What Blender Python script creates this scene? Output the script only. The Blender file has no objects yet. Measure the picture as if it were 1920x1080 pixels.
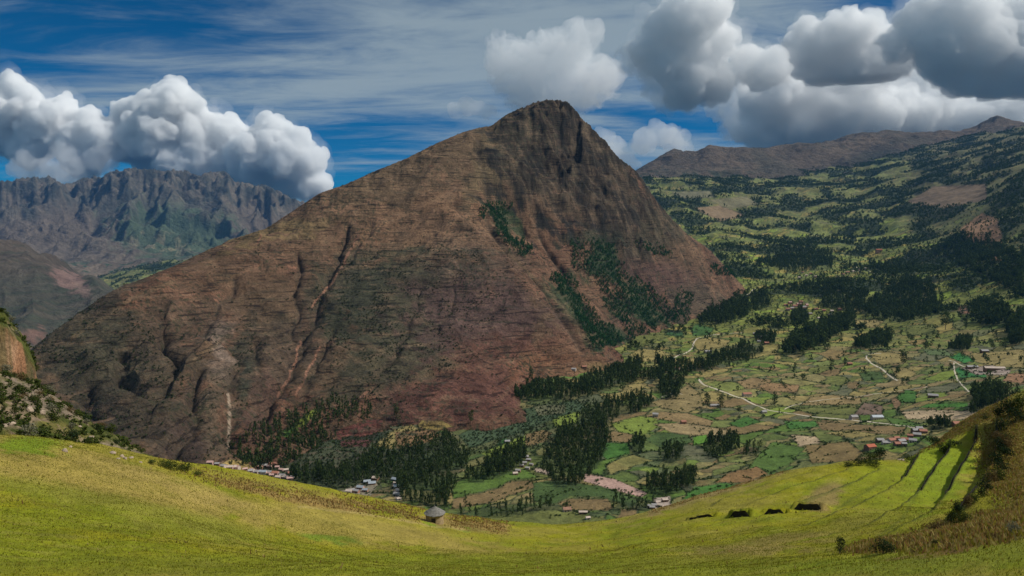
import bpy, math, random
import numpy as np
S = bpy.context.scene
random.seed(7); RNG = np.random.default_rng(7)
# ------------------------------------------------------------------ camera
FPX = 1400.0; HORIZ = 440.0                     # focal length in 1920-px pixels, horizon row
PITCH = math.atan((540-HORIZ)/FPX)
camd = bpy.data.cameras.new('camera'); cam = bpy.data.objects.new('camera', camd)
S.collection.objects.link(cam); S.camera = cam
camd.sensor_width = 36; camd.lens = 36*FPX/1920; camd.clip_start = .5; camd.clip_end = 80000
cam.location = (0,0,0); cam.rotation_euler = (math.pi/2-PITCH,0,0)
# ------------------------------------------------------------------ world
SUN_EL = math.radians(46); SUN_AZ = math.radians(88)   # azimuth clockwise from the view direction (+Y)
w = bpy.data.worlds.new('World'); S.world = w; w.use_nodes = True
nt = w.node_tree; nt.nodes.clear()
def N(nt, t, **k):
    n = nt.nodes.new(t)
    for a, b in k.items():
        if a == 'i':
            for kk, vv in b.items(): n.inputs[kk].default_value = vv
        else: setattr(n, a, b)
    return n
def L(nt, a, b): nt.links.new(a, b)
sky = N(nt,'ShaderNodeTexSky', sky_type='NISHITA', sun_disc=False, sun_elevation=SUN_EL, sun_rotation=SUN_AZ,
        altitude=3400, air_density=1.0, dust_density=0.1, ozone_density=3.0)
geo = N(nt,'ShaderNodeTexCoord')
sep = N(nt,'ShaderNodeSeparateXYZ'); L(nt, geo.outputs['Generated'], sep.inputs[0])
# thin high cloud: streaks on a plane high above the valley
zc = N(nt,'ShaderNodeMath', operation='MAXIMUM', i={1:.03}); L(nt, sep.outputs[2], zc.inputs[0])
zc2 = N(nt,'ShaderNodeMath', operation='ADD', i={1:.10}); L(nt, zc.outputs[0], zc2.inputs[0])
dv = N(nt,'ShaderNodeVectorMath', operation='DIVIDE'); L(nt, geo.outputs['Generated'], dv.inputs[0])
cb = N(nt,'ShaderNodeCombineXYZ')
for q in range(3): L(nt, zc2.outputs[0], cb.inputs[q])
L(nt, cb.outputs[0], dv.inputs[1])
mp = N(nt,'ShaderNodeMapping', i={'Location':(3.2,1.7,0),'Rotation':(0,0,math.radians(-9)),'Scale':(.42,.85,0)}); L(nt, dv.outputs[0], mp.inputs[0])
n1 = N(nt,'ShaderNodeTexNoise', i={'Scale':1.0,'Detail':9,'Roughness':.56,'Distortion':.35}); L(nt, mp.outputs[0], n1.inputs[0])
mp2 = N(nt,'ShaderNodeMapping', i={'Location':(9.2,4.7,0),'Rotation':(0,0,math.radians(-14)),'Scale':(.9,2.3,0)}); L(nt, dv.outputs[0], mp2.inputs[0])
n2 = N(nt,'ShaderNodeTexNoise', i={'Scale':1.6,'Detail':10,'Roughness':.66,'Distortion':.7}); L(nt, mp2.outputs[0], n2.inputs[0])
mx = N(nt,'ShaderNodeMath', operation='MULTIPLY_ADD', i={1:.45}); L(nt, n2.outputs[0], mx.inputs[0]); L(nt, n1.outputs[0], mx.inputs[2])
# the veil is denser high up and to the right, thinner low over the left range
bz = N(nt,'ShaderNodeMath', operation='MULTIPLY_ADD', i={1:.55,2:-.12}); L(nt, sep.outputs[2], bz.inputs[0])
ad = N(nt,'ShaderNodeMath', operation='ADD'); L(nt, mx.outputs[0], ad.inputs[0]); L(nt, bz.outputs[0], ad.inputs[1])
bx_ = N(nt,'ShaderNodeMath', operation='MULTIPLY_ADD', i={1:.16}); L(nt, sep.outputs[0], bx_.inputs[0]); L(nt, ad.outputs[0], bx_.inputs[2])
rp = N(nt,'ShaderNodeMapRange', i={'From Min':.56,'From Max':.86,'To Min':0.0,'To Max':.85}, interpolation_type='SMOOTHSTEP'); L(nt, bx_.outputs[0], rp.inputs[0])
tint = N(nt,'ShaderNodeMix', data_type='RGBA', blend_type='MULTIPLY'); tint.inputs[0].default_value = 1
L(nt, sky.outputs[0], tint.inputs[6]); tint.inputs[7].default_value = (.01,.62,.95,1)
mixc = N(nt,'ShaderNodeMix', data_type='RGBA'); L(nt, rp.outputs[0], mixc.inputs[0]); L(nt, tint.outputs[2], mixc.inputs[6]); mixc.inputs[7].default_value = (5.6,6.9,7.6,1)
bg = N(nt,'ShaderNodeBackground', i={'Strength':.066}); L(nt, mixc.outputs[2], bg.inputs[0])
out = N(nt,'ShaderNodeOutputWorld'); L(nt, bg.outputs[0], out.inputs[0])
# ------------------------------------------------------------------ sun
sl = bpy.data.lights.new('sun','SUN'); sl.energy = 5.0; sl.angle = math.radians(.53); sl.color = (1,.95,.87)
sun = bpy.data.objects.new('sun', sl); S.collection.objects.link(sun)
TOSUN = np.array([math.sin(SUN_AZ)*math.cos(SUN_EL), math.cos(SUN_AZ)*math.cos(SUN_EL), math.sin(SUN_EL)])
from mathutils import Vector
sun.rotation_euler = Vector(TOSUN).to_track_quat('Z','Y').to_euler()
sun.location = (800,300,1500)
S.view_settings.view_transform = 'Standard'; S.view_settings.look = 'None'
S.view_settings.exposure = -.27; S.view_settings.gamma = 1
S.render.engine = 'CYCLES'
S.cycles.volume_bounces = 14; S.cycles.max_bounces = 16; S.cycles.diffuse_bounces = 3
# ------------------------------------------------------------------ numeric helpers
ang = np.random.default_rng(1).random((256,256))*2*np.pi
GX, GY = np.cos(ang).astype(np.float32), np.sin(ang).astype(np.float32)
def pn(x, y, s=0):
    x = np.asarray(x)+s*17.31; y = np.asarray(y)+s*9.77
    ix = np.floor(x); iy = np.floor(y); fx = x-ix; fy = y-iy
    ix = ix.astype(np.int64)&255; iy = iy.astype(np.int64)&255; jx=(ix+1)&255; jy=(iy+1)&255
    u = fx*fx*fx*(fx*(fx*6-15)+10); v = fy*fy*fy*(fy*(fy*6-15)+10)
    a = GX[ix,iy]*fx+GY[ix,iy]*fy; b = GX[jx,iy]*(fx-1)+GY[jx,iy]*fy
    c = GX[ix,jy]*fx+GY[ix,jy]*(fy-1); d = GX[jx,jy]*(fx-1)+GY[jx,jy]*(fy-1)
    return (a+(b-a)*u+(c-a)*v+(a-b-c+d)*u*v)*1.5
def fbm(x, y, o=5, g=.5, s=0):
    r = 0; a = 1; f = 1
    for k in range(o): r = r+a*pn(x*f, y*f, s+k); a *= g; f *= 2.03
    return r
def ridged(x, y, o=5, g=.5, s=0):
    r = 0; a = 1; f = 1; w_ = 1
    for k in range(o):
        n = 1-np.abs(pn(x*f, y*f, s+k)); n = n*n*w_; w_ = np.clip(n*1.6,0,1); r = r+a*n; a *= g; f *= 2.07
    return r
def sst(a, b, x):
    t = np.clip((x-a)/(b-a),0,1); return t*t*(3-2*t)
cp, sp_ = math.cos(PITCH), math.sin(PITCH)
def P(u, v, y):                                  # photo pixel + forward distance -> world point
    u = np.asarray(u,float); v = np.asarray(v,float)
    dy = FPX*cp+(540-v)*sp_; dz = -FPX*sp_+(540-v)*cp
    return np.stack([(u-960)/dy*y, y+0*u, dz/dy*y], -1)
def UV(x, y, z):                                 # world point -> photo pixel
    f = y*cp-z*sp_; up = y*sp_+z*cp
    return 960+FPX*x/f, 540-FPX*up/f
class TPS:
    def __init__(s, pts, lam=0.0, sc=1000.):
        p = np.array(pts, float); s.sc = sc; s.xy = p[:,:2]/sc; n = len(p)
        d = s.K(np.sum((s.xy[:,None]-s.xy[None])**2,-1)); A = np.zeros((n+3,n+3)); A[:n,:n] = d+lam*np.eye(n)
        A[:n,n] = 1; A[:n,n+1:] = s.xy; A[n,:n] = 1; A[n+1:,:n] = s.xy.T
        s.w = np.linalg.solve(A, np.r_[p[:,2],0,0,0])
    @staticmethod
    def K(r2): return .5*r2*np.log(r2+1e-12)
    def __call__(s, x, y):
        x = np.asarray(x,float)/s.sc; y = np.asarray(y,float)/s.sc; n = len(s.xy)
        r = s.w[n]+s.w[n+1]*x+s.w[n+2]*y
        for k in range(n): r = r+s.w[k]*s.K((x-s.xy[k,0])**2+(y-s.xy[k,1])**2)
        return r
class Fast:                                      # the same surface, tabulated on a polar raster and read back bicubically
    def __init__(s, f, t0, t1, y0, y1, apex, n=420):
        s.f=f; s.t0=t0; s.dt=(t1-t0)/(n-1); s.l0=math.log(y0+apex); s.dl=(math.log(y1+apex)-s.l0)/(n-1); s.ap=apex; s.n=n
        t=t0+s.dt*np.arange(n); yy=np.exp(s.l0+s.dl*np.arange(n)); T,Y=np.meshgrid(t,yy); s.G=f(T*Y,Y-apex).astype(np.float64)
    def __call__(s, x, y):
        x=np.asarray(x,float); y=np.asarray(y,float); ya=np.maximum(y+s.ap,1e-3)
        a=np.clip((x/ya-s.t0)/s.dt,1,s.n-3.001); b=np.clip((np.log(ya)-s.l0)/s.dl,1,s.n-3.001)
        i=np.floor(a).astype(np.int32); j=np.floor(b).astype(np.int32); fx=a-i; fy=b-j
        def w(t): return (-.5*t+t*t-.5*t**3, 1-2.5*t*t+1.5*t**3, .5*t+2*t*t-1.5*t**3, -.5*t*t+.5*t**3)
        wx=w(fx); wy=w(fy); r=0
        for q in range(4):
            row=0
            for p in range(4): row=row+wx[p]*s.G[j+q-1,i+p-1]
            r=r+wy[q]*row
        return r
def near_box(px, py, pts, pad):                  # index mask of what lies near some points
    p=np.asarray(pts,float); return (px>p[:,0].min()-pad)&(px<p[:,0].max()+pad)&(py>p[:,1].min()-pad)&(py<p[:,1].max()+pad)
def segd(px, py, a, b):
    ax, ay = a; bx, by = b; dx, dy = bx-ax, by-ay
    t = np.clip(((px-ax)*dx+(py-ay)*dy)/(dx*dx+dy*dy+1e-9),0,1)
    return np.hypot(px-ax-t*dx, py-ay-t*dy), t
def pld(px, py, pts, widths=None, pad=None):     # distance to a polyline (divided by width there)
    if pad is not None:
        px,py=np.broadcast_arrays(np.asarray(px,float),np.asarray(py,float)); out=np.full(px.shape,1e9); m=near_box(px,py,pts,pad); out[m]=pld(px[m],py[m],pts,widths); return out
    best = np.full(np.shape(px), 1e9)
    for k in range(len(pts)-1):
        d, t = segd(px, py, pts[k], pts[k+1])
        if widths is not None: d = d/(widths[k]+(widths[k+1]-widths[k])*t)
        best = np.minimum(best, d)
    return best
def inpoly(px, py, poly, pad=None):              # signed distance, positive inside
    if pad is not None:
        px,py=np.broadcast_arrays(np.asarray(px,float),np.asarray(py,float)); out=np.full(px.shape,-1e9); m=near_box(px,py,poly,pad); out[m]=inpoly(px[m],py[m],poly); return out
    px = np.asarray(px,float); py = np.asarray(py,float); ins = np.zeros(px.shape,bool); best = np.full(px.shape,1e9); n = len(poly)
    for k in range(n):
        x1,y1 = poly[k]; x2,y2 = poly[(k+1)%n]
        c = ((y1>py)!=(y2>py))
        with np.errstate(divide='ignore',invalid='ignore'): xi = (x2-x1)*(py-y1)/((y2-y1) if y2!=y1 else 1e-9)+x1
        ins ^= c&(px<xi); d,_ = segd(px,py,poly[k],poly[(k+1)%n]); best = np.minimum(best,d)
    return np.where(ins,best,-best)
def lerp(a, b, m): return a+(b-a)*m[...,None]
def paint(col, m, c):
    m = np.broadcast_to(m, col.shape[:-1]); i = np.nonzero(m>.004); ci = col[i]; col[i] = ci+(np.array(c,np.float32)-ci)*m[i][...,None].astype(np.float32)
def mesh_np(name, V, F, mat=None, col=None, smooth=True, parent=None, mats=None, midx=None):
    me = bpy.data.meshes.new(name); V = np.ascontiguousarray(V, np.float32); F = np.ascontiguousarray(F, np.int32); k = F.shape[1]
    me.vertices.add(len(V)); me.vertices.foreach_set('co', V.ravel())
    me.loops.add(F.size); me.loops.foreach_set('vertex_index', F.ravel())
    me.polygons.add(len(F)); me.polygons.foreach_set('loop_start', np.arange(0,F.size,k,dtype=np.int32))
    me.polygons.foreach_set('loop_total', np.full(len(F),k,np.int32))
    if smooth is not None: me.polygons.foreach_set('use_smooth', np.full(len(F),bool(smooth)))
    for m_ in (mats or ([mat] if mat else [])): me.materials.append(m_)
    if midx is not None: me.polygons.foreach_set('material_index', np.ascontiguousarray(midx,np.int32))
    me.update(calc_edges=True)
    if col is not None:
        at = me.color_attributes.new('Col','FLOAT_COLOR','POINT')
        c4 = np.ones((len(V),4),np.float32); c4[:,:3] = np.clip(col,0,1).reshape(-1,3); at.data.foreach_set('color', c4.ravel())
    ob = bpy.data.objects.new(name, me); S.collection.objects.link(ob)
    if parent: ob.parent = parent
    return ob
def grid_faces(nr, nc):
    i = np.arange(nr-1)[:,None]*nc+np.arange(nc-1)[None]
    return np.stack([i,i+1,i+1+nc,i+nc],-1).reshape(-1,4)
def tag(o, label=None, cat=None, group=None, kind=None):
    if label: o['label'] = label
    if cat: o['category'] = cat
    if group: o['group'] = group
    if kind: o['kind'] = kind
    return o
def empty(name, loc, rz=0):
    o = bpy.data.objects.new(name, None); S.collection.objects.link(o); o.location = loc; o.rotation_euler = (0,0,rz); return o
def march(u, v, Zf, y0, y1, n=500):              # where the sight line of a pixel meets a terrain
    u = np.atleast_1d(np.asarray(u,float)); v = np.atleast_1d(np.asarray(v,float))
    ys = np.geomspace(y0,y1,n); dy = FPX*cp+(540-v)*sp_; tx = (u-960)/dy; tz = (-FPX*sp_+(540-v)*cp)/dy
    Y = np.full(len(u), np.nan); prev = np.ones(len(u),bool)*False
    for a in range(n):
        y = ys[a]; h = tz*y-Zf(tx*y, y+0*tx); below = (h<0)&np.isnan(Y)
        if a == 0: h0 = h; prevh = h; started = h>0; continue
        hit = below&started; t = prevh/(prevh-h+1e-9)
        Y = np.where(hit, ys[a-1]+(y-ys[a-1])*t, Y); started |= h>0; prevh = h
        if not np.isnan(Y).any(): break
    return np.stack([tx*Y, Y, tz*Y], -1)
RES = 1.0
# ------------------------------------------------------------------ materials
def mat_ground(name, fine=2.0, amount=.35, bump=.4, bscale=1.0, streak=0, mid=12.0, rough=.95):
    """vertex-painted earth colour broken up by procedural noise at two sizes, with bump"""
    m = bpy.data.materials.new(name); m.use_nodes = True; nt = m.node_tree; nt.nodes.clear()
    o = N(nt,'ShaderNodeOutputMaterial'); b = N(nt,'ShaderNodeBsdfPrincipled', i={'Roughness':rough,'Specular IOR Level':.15})
    L(nt,b.outputs[0],o.inputs[0]); c = N(nt,'ShaderNodeVertexColor', layer_name='Col'); g = N(nt,'ShaderNodeNewGeometry')
    def noise(sc, det, ro=.6, vec=None):
        n = N(nt,'ShaderNodeTexNoise', i={'Scale':sc,'Detail':det,'Roughness':ro}); L(nt, vec or g.outputs['Position'], n.inputs['Vector']); return n
    a = noise(1/fine,6,.7); r = N(nt,'ShaderNodeMapRange', i={'From Min':.3,'From Max':.7,'To Min':1-amount,'To Max':1+amount}); L(nt,a.outputs[0],r.inputs[0])
    d = noise(1/mid,5,.6); r2 = N(nt,'ShaderNodeMapRange', i={'From Min':.3,'From Max':.7,'To Min':1-amount*.6,'To Max':1+amount*.6}); L(nt,d.outputs[0],r2.inputs[0])
    mu = N(nt,'ShaderNodeMath', operation='MULTIPLY'); L(nt,r.outputs[0],mu.inputs[0]); L(nt,r2.outputs[0],mu.inputs[1]); fac = mu
    if streak:                                   # ledges: short level lines that follow the contours
        vm = N(nt,'ShaderNodeVectorMath', operation='MULTIPLY'); vm.inputs[1].default_value = (1/60,1/60,1/streak); L(nt,g.outputs['Position'],vm.inputs[0])
        s = noise(1.0,3,.6,vm.outputs[0]); sr = N(nt,'ShaderNodeMapRange', i={'From Min':.56,'From Max':.62,'To Min':1.0,'To Max':.38}); L(nt,s.outputs[0],sr.inputs[0])
        mu2 = N(nt,'ShaderNodeMath', operation='MULTIPLY'); L(nt,mu.outputs[0],mu2.inputs[0]); L(nt,sr.outputs[0],mu2.inputs[1]); fac = mu2
    sc = N(nt,'ShaderNodeVectorMath', operation='SCALE'); L(nt,c.outputs[0],sc.inputs[0]); L(nt,fac.outputs[0],sc.inputs['Scale']); L(nt,sc.outputs[0],b.inputs['Base Color'])
    bn = noise(1/(fine*.7),7,.7); bu = N(nt,'ShaderNodeBump', i={'Strength':bump,'Distance':bscale}); L(nt,bn.outputs[0],bu.inputs['Height']); L(nt,bu.outputs[0],b.inputs['Normal'])
    return m
M_MTN = mat_ground('mountain_earth', 5, .55, .9, 6, streak=4, mid=45)
M_VAL = mat_ground('valley_earth', 4, .38, .8, 2.5, mid=30)
M_FAR = mat_ground('far_rock', 60, .35, .9, 60, mid=400)
M_GRS = mat_ground('meadow_grass', .35, .38, .8, .25, mid=5)
# ------------------------------------------------------------------ valley floor
T = [  # (u, v, forward distance)
 (300,960,760),(600,960,790),(900,965,800),(1150,960,800),(1400,950,805),(1650,900,850),(1920,860,860),
 (150,900,800),(480,890,960),(700,880,990),(1000,880,980),(1250,880,970),(1500,860,980),(1700,830,960),
 (400,830,1060),(700,800,1180),(950,800,1190),(1200,800,1190),(1450,800,1170),(1700,790,1100),(1920,770,1010),
 (960,720,1480),(1150,720,1500),(1400,720,1490),(1650,720,1430),(1900,700,1330),
 (1150,640,2010),(1350,640,2020),(1600,640,1960),(1850,630,1800),(1950,620,1740),
 (1250,590,2500),(1450,580,2600),(1650,570,2600),(1850,560,2400),(1950,530,2350),
 (1400,520,3400),(1550,510,3500),(1700,500,3500),(1850,480,3100),(1950,460,2800),
 (1380,450,4500),(1500,450,4600),(1620,440,4600),(1760,430,4200),(1850,420,3800),(1940,400,3500),
 (1250,390,5600),(1400,400,5500),(1520,400,5500),(1640,390,5400),(1760,370,5000),(1850,360,4600),(1940,330,4300),
 (1230,345,6700),(1400,345,6900),(1560,345,7000),(1680,330,6600),(1790,300,6500),(1940,270,6300),
]
VT = [tuple(P(u,v,d)) for u,v,d in T]
VT += [(-900,900,-430),(-1100,1500,-480),(-600,1600,-380),(-600,300,-330),(0,300,-310),(700,300,-280),(-1500,3000,-560),(0,3200,-240),(-200,5000,-100),(300,6500,300)]
vt = Fast(TPS(VT, lam=.0005),-1.1,1.1,250,9500,0,500)
def Z_valley(x, y):
    z = vt(x,y); n = np.clip((y-700)/2500,.05,1)
    z = z+n*26*fbm(x/420,y/420,4,.5,3)+2.2*fbm(x/60,y/60,3,.5,9)
    z = z+sst(3500,6000,y)*(26*ridged(x/500,y/500,5,.5,11)-26)
    return z
# ------------------------------------------------------------------ the big mountain
MC = [ # crest, left to right
 (40,672,1250),(70,645,1330),(140,590,1480),(210,552,1620),(240,537,1680),(300,512,1760),(360,482,1850),(430,450,1930),(500,428,2000),(560,388,2080),
 (600,362,2130),(650,345,2190),(700,322,2250),(760,298,2310),(820,268,2380),(870,247,2440),(920,236,2490),(945,217,2520),(975,202,2550),(1005,192,2580),
 (1040,188,2600),(1068,195,2610),(1085,214,2620),(1100,232,2640),(1125,256,2670),(1150,290,2700),(1180,310,2730),(1205,338,2760),(1225,368,2780),(1250,400,2820),(1285,436,2870),(1330,468,2930),(1365,505,2980),(1400,545,3050)]
MF = [ # face
 (60,760,1050),(200,780,980),(300,860,880),(390,880,900),(250,680,1180),(350,760,1050),(430,870,960),(430,700,1200),(330,600,1420),(450,560,1600),
 (520,800,1100),(600,820,1110),(560,680,1330),(600,560,1650),(620,460,1900),(700,780,1200),(760,790,1190),(850,800,1180),(700,650,1460),(720,520,1780),(740,400,2060),
 (930,790,1200),(980,735,1400),(850,680,1450),(860,560,1720),(860,440,1980),(880,330,2230),(1000,650,1620),(1080,690,1580),(1115,650,1660),(960,520,1830),(900,400,2080),(910,390,2110),
 (1060,590,1740),(1000,540,1830),(960,480,1960),(935,420,2080),(930,330,2280),
 (1110,630,1900),(1070,540,2060),(1010,470,2170),(960,400,2250),(1000,350,2330),(1010,260,2480),(1080,270,2560),
 (1140,600,2080),(1180,560,2240),(1110,470,2300),(1070,420,2330),(1150,400,2450),(1160,480,2380),(1250,590,2330),(1250,520,2500),(1200,430,2540),(1250,460,2640),(1330,600,2500),(1330,540,2700),(1400,590,2620),(1380,560,2880)]
MT = [tuple(P(*a)) for a in MC+MF]
for u,v,d in MC[::2]:                            # the hidden back slope
    x,y,z = P(u,v,d); nx,ny = -.35,.94
    MT.append((x+nx*260,y+ny*260,z-150)); MT.append((x+nx*800,y+ny*800,max(-520,z-480)))
MT += [tuple(P(1460,560,3150)-np.array([0,0,60])), tuple(P(1420,640,2300)-np.array([0,0,90])), tuple(P(1250,650,1950)-np.array([0,0,90])),tuple(P(1130,740,1450)-np.array([0,0,90])),
 tuple(P(960,830,1100)-np.array([0,0,60])),tuple(P(700,860,1000)-np.array([0,0,60])),tuple(P(450,920,850)-np.array([0,0,60])),tuple(P(200,900,760)-np.array([0,0,60]))]
mt = Fast(TPS(MT, lam=.0002),-.85,.55,640,4800,0,500)
GUL = [ # gullies: pixel polyline, width m, depth m
 ([(655,420),(632,480),(600,560),(580,610),(545,690),(515,750),(480,800)],[9,16,22,24,20,16,12],17),
 ([(700,415),(668,470),(640,510)],[8,12,10],8),
 ([(560,470),(558,540),(553,600),(549,645)],[8,12,14,12],13),
 ([(440,525),(405,585),(370,630)],[8,12,9],8),
 ([(625,620),(590,690),(555,760),(530,800)],[10,14,14,10],11),
 ([(890,240),(905,320),(915,370),(925,400)],[20,26,26,24],9),
 ([(910,395),(935,450),(975,490),(1020,545),(1060,600),(1100,655)],[18,22,26,26,26,26],16),
 ([(1010,425),(1035,470),(1065,520),(1100,590),(1130,640)],[8,14,18,20,20],12),
 ([(1020,440),(1050,490),(1080,535)],[6,9,9],7),
 ([(1120,300),(1130,360),(1150,410),(1130,450)],[16,20,20,20],14),
 ([(1180,320),(1175,380),(1190,430)],[14,18,18],16),
 ([(1270,440),(1290,500),(1300,560)],[10,14,14],10),
 ([(1190,500),(1230,560),(1260,600)],[12,16,14],10),
 ([(298,580),(292,612),(320,650),(330,690),(300,740),(262,790),(240,830)],[8,14,14,18,22,24,20],20),
 ([(372,700),(358,760),(368,800),(335,850),(322,880)],[12,18,18,16,14],18),
 ([(150,700),(170,740),(185,770)],[12,16,16],14),
 ([(230,640),(235,690),(250,730),(270,740)],[12,18,20,18],14),
 ([(440,640),(437,700),(434,780),(430,860)],[12,26,26,22],13),
 ([(480,640),(490,720),(470,800)],[10,20,16],8),
 ([(790,540),(770,610),(740,670),(690,720)],[8,12,14,12],7),
 ([(850,540),(840,590),(810,640)],[5,8,8],5),
 ([(400,640),(340,700),(290,760),(250,800)],[10,16,18,14],-11),
 ([(330,560),(260,610),(190,660),(120,710)],[8,12,14,14],-9),
]
def lift(pts, Zf, y0, y1):
    a = np.array(pts,float); return march(a[:,0],a[:,1],Zf,y0,y1)
GW = []
for pts, wd, dp in GUL:
    q = []; ww = []
    for k in range(len(pts)-1):
        for t in np.arange(0,1,.25): q.append(((1-t)*pts[k][0]+t*pts[k+1][0],(1-t)*pts[k][1]+t*pts[k+1][1])); ww.append((1-t)*wd[k]+t*wd[k+1])
    w3 = lift(q, mt, 700, 4500); ok = ~np.isnan(w3[:,0]); w3 = w3[ok]; ww = np.array(ww)[ok]
    jx = 14*pn(w3[:,0]/60,w3[:,1]/60,31); jy = 14*pn(w3[:,0]/60,w3[:,1]/60,41)
    GW.append((np.stack([w3[:,0]+jx,w3[:,1]+jy],-1), ww, dp))
def Z_mtn0(x, y):
    z0 = mt(x,y); z = z0
    for p, ww, dp in GW:
        d = pld(x,y,p,ww,70); z = z-dp*1.25*np.exp(-np.clip(d*1.25,0,9)**1.25)
    u, v = UV(x,y,z0)
    crest = sst(1.0,.0, np.abs(u-1090)/230)*sst(520,300,v)       # crags round the summit and the right shoulder
    crest = np.maximum(crest, .8*sst(.9,.3,np.hypot((u-1200)/110,(v-430)/90)))
    crag2 = .7*sst(1,.2,np.hypot((u-190)/150,(v-680)/130))
    wx = x+30*fbm(x/160,y/160,3,.5,61); wy = y+30*fbm(x/160,y/160,3,.5,71)
    z = z+(ridged(wx/150,wy/150,6,.55,21)-1.0)*(7+20*crest+12*crag2)
    z = z+fbm(x/55,y/55,5,.55,25)*(2.6+8*crest+3*crag2)+8*crest*(ridged(x/42,y/42,4,.55,29)-.9)
    # downslope ribs, finely spaced
    z = z+4.5*ridged((x*.85-y*.5)/75+.4*pn(x/200,y/200,5),(x*.5+y*.85)/420,4,.5,33)
    # worn farming ledges on the open slopes
    per = 15+4*pn(x/300,y/300,7); ph = z/per+.6*pn(x/120,y/120,8); led = ph-np.floor(ph)
    m = sst(-.1,.35,fbm(x/130,y/130,3,.5,66))*sst(330,520,u)*(1-crest)
    z = z+m*per*.22*(sst(.0,.8,led)-led)*2
    return z
# ------------------------------------------------------------------ far ranges
LC = [(-120,345,12200),(0,338,12300),(90,331,12400),(120,345,12400),(180,330,12500),(210,322,12600),(262,314,12700),(300,322,12700),(335,318,12700),(370,326,12700),(425,320,12800),(440,338,12800),(500,350,12900),(560,376,13000),(700,440,13500)]
LF = [(0,450,10500),(150,440,10600),(300,430,10900),(450,430,11300),(560,440,11900),(100,500,9000),(240,470,9800),(400,470,10600),(200,520,8300),(320,500,8800),(420,480,9700),(0,520,8200),(260,545,7600),(0,380,11600),(200,380,11700),(400,385,11900)]
LT = [tuple(P(*a)) for a in LC+LF]+[tuple(P(u,v,d)+np.array([-500,2200,-500])) for u,v,d in LC[::2]]+[(-3800,5500,-560),(-6500,5500,-400),(-8500,7500,0)]
lt = Fast(TPS(LT, lam=.0005, sc=4000.),-1.1,.1,5000,17000,0,260)
def Z_left(x, y):
    z = lt(x,y); k = sst(8200,11500,y)
    wx = x+200*fbm(x/900,y/900,3,.5,2); wy = y+200*fbm(x/900,y/900,3,.5,6)
    z = z+k*(260*(ridged(wx/1100,wy/1100,6,.55,51)-1.0)+40*fbm(x/300,y/300,5,.5,8))+(1-k)*(25*fbm(x/400,y/400,4,.5,3)+60*(ridged(x/900,y/900,4,.5,5)-1)*sst(6800,8500,y))
    return z
NL = [tuple(P(*a)) for a in [(-150,410,6000),(0,450,5700),(60,470,5600),(120,500,5400),(170,522,5200),(212,546,4950),(250,575,4800),(0,560,4300),(100,570,4400),(170,580,4400),(60,640,3700),(0,640,3600),(-150,560,4200),(-150,700,3400),(120,660,3600),(200,640,3900)]]
NL += [tuple(P(u,v,d)+np.array([300,700,-450])) for u,v,d in [(-150,410,6000),(0,450,5700),(120,500,5400),(212,546,4950)]]
nl = Fast(TPS(NL, lam=.0003, sc=2000.),-1.2,-.2,2700,7600,0,260)
def Z_nleft(x, y): return nl(x,y)+46*(ridged((x+y*.4)/420,(y-.4*x)/1300,5,.5,15)-1)+12*fbm(x/150,y/150,4,.5,17)
RC = [(1100,345,8600),(1170,330,8700),(1196,317,8800),(1230,296,8900),(1262,278,9000),(1285,284,9000),(1305,290,8900),(1326,272,8800),(1350,274,8800),(1375,277,8800),(1430,276,9000),(1480,270,9200),(1520,268,9200),(1560,264,9200),(1600,250,9300),(1640,247,9300),(1665,243,9300),(1700,247,9300),(1740,247,9400),(1790,247,9500),(1820,240,9500),(1848,226,9500),(1870,216,9500),(1888,222,9500),(1925,230,9500),(2000,235,9500)]
RF = [(1180,343,7300),(1300,338,7400),(1420,342,7500),(1560,338,7500),(1680,322,7500),(1790,310,7500),(1940,290,7500),(1300,312,8100),(1450,310,8200),(1600,296,8300),(1750,285,8400),(1900,262,8500)]
RT = [tuple(P(*a)) for a in RC+RF]+[tuple(P(u,v,d)+np.array([0,900,-400])) for u,v,d in RC[::2]]+[tuple(P(u,v+18,d-900)) for u,v,d in RF[:7]]
rt = Fast(TPS(RT, lam=.0003, sc=3000.),0,1.0,5800,12000,0,260)
def Z_right(x, y):
    wx = x+120*fbm(x/500,y/500,3,.5,2); wy = y+120*fbm(x/500,y/500,3,.5,6)
    return rt(x,y)+55*(ridged(wx/900,wy/900,6,.5,81)-1.0)+12*fbm(x/200,y/200,4,.5,8)
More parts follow.
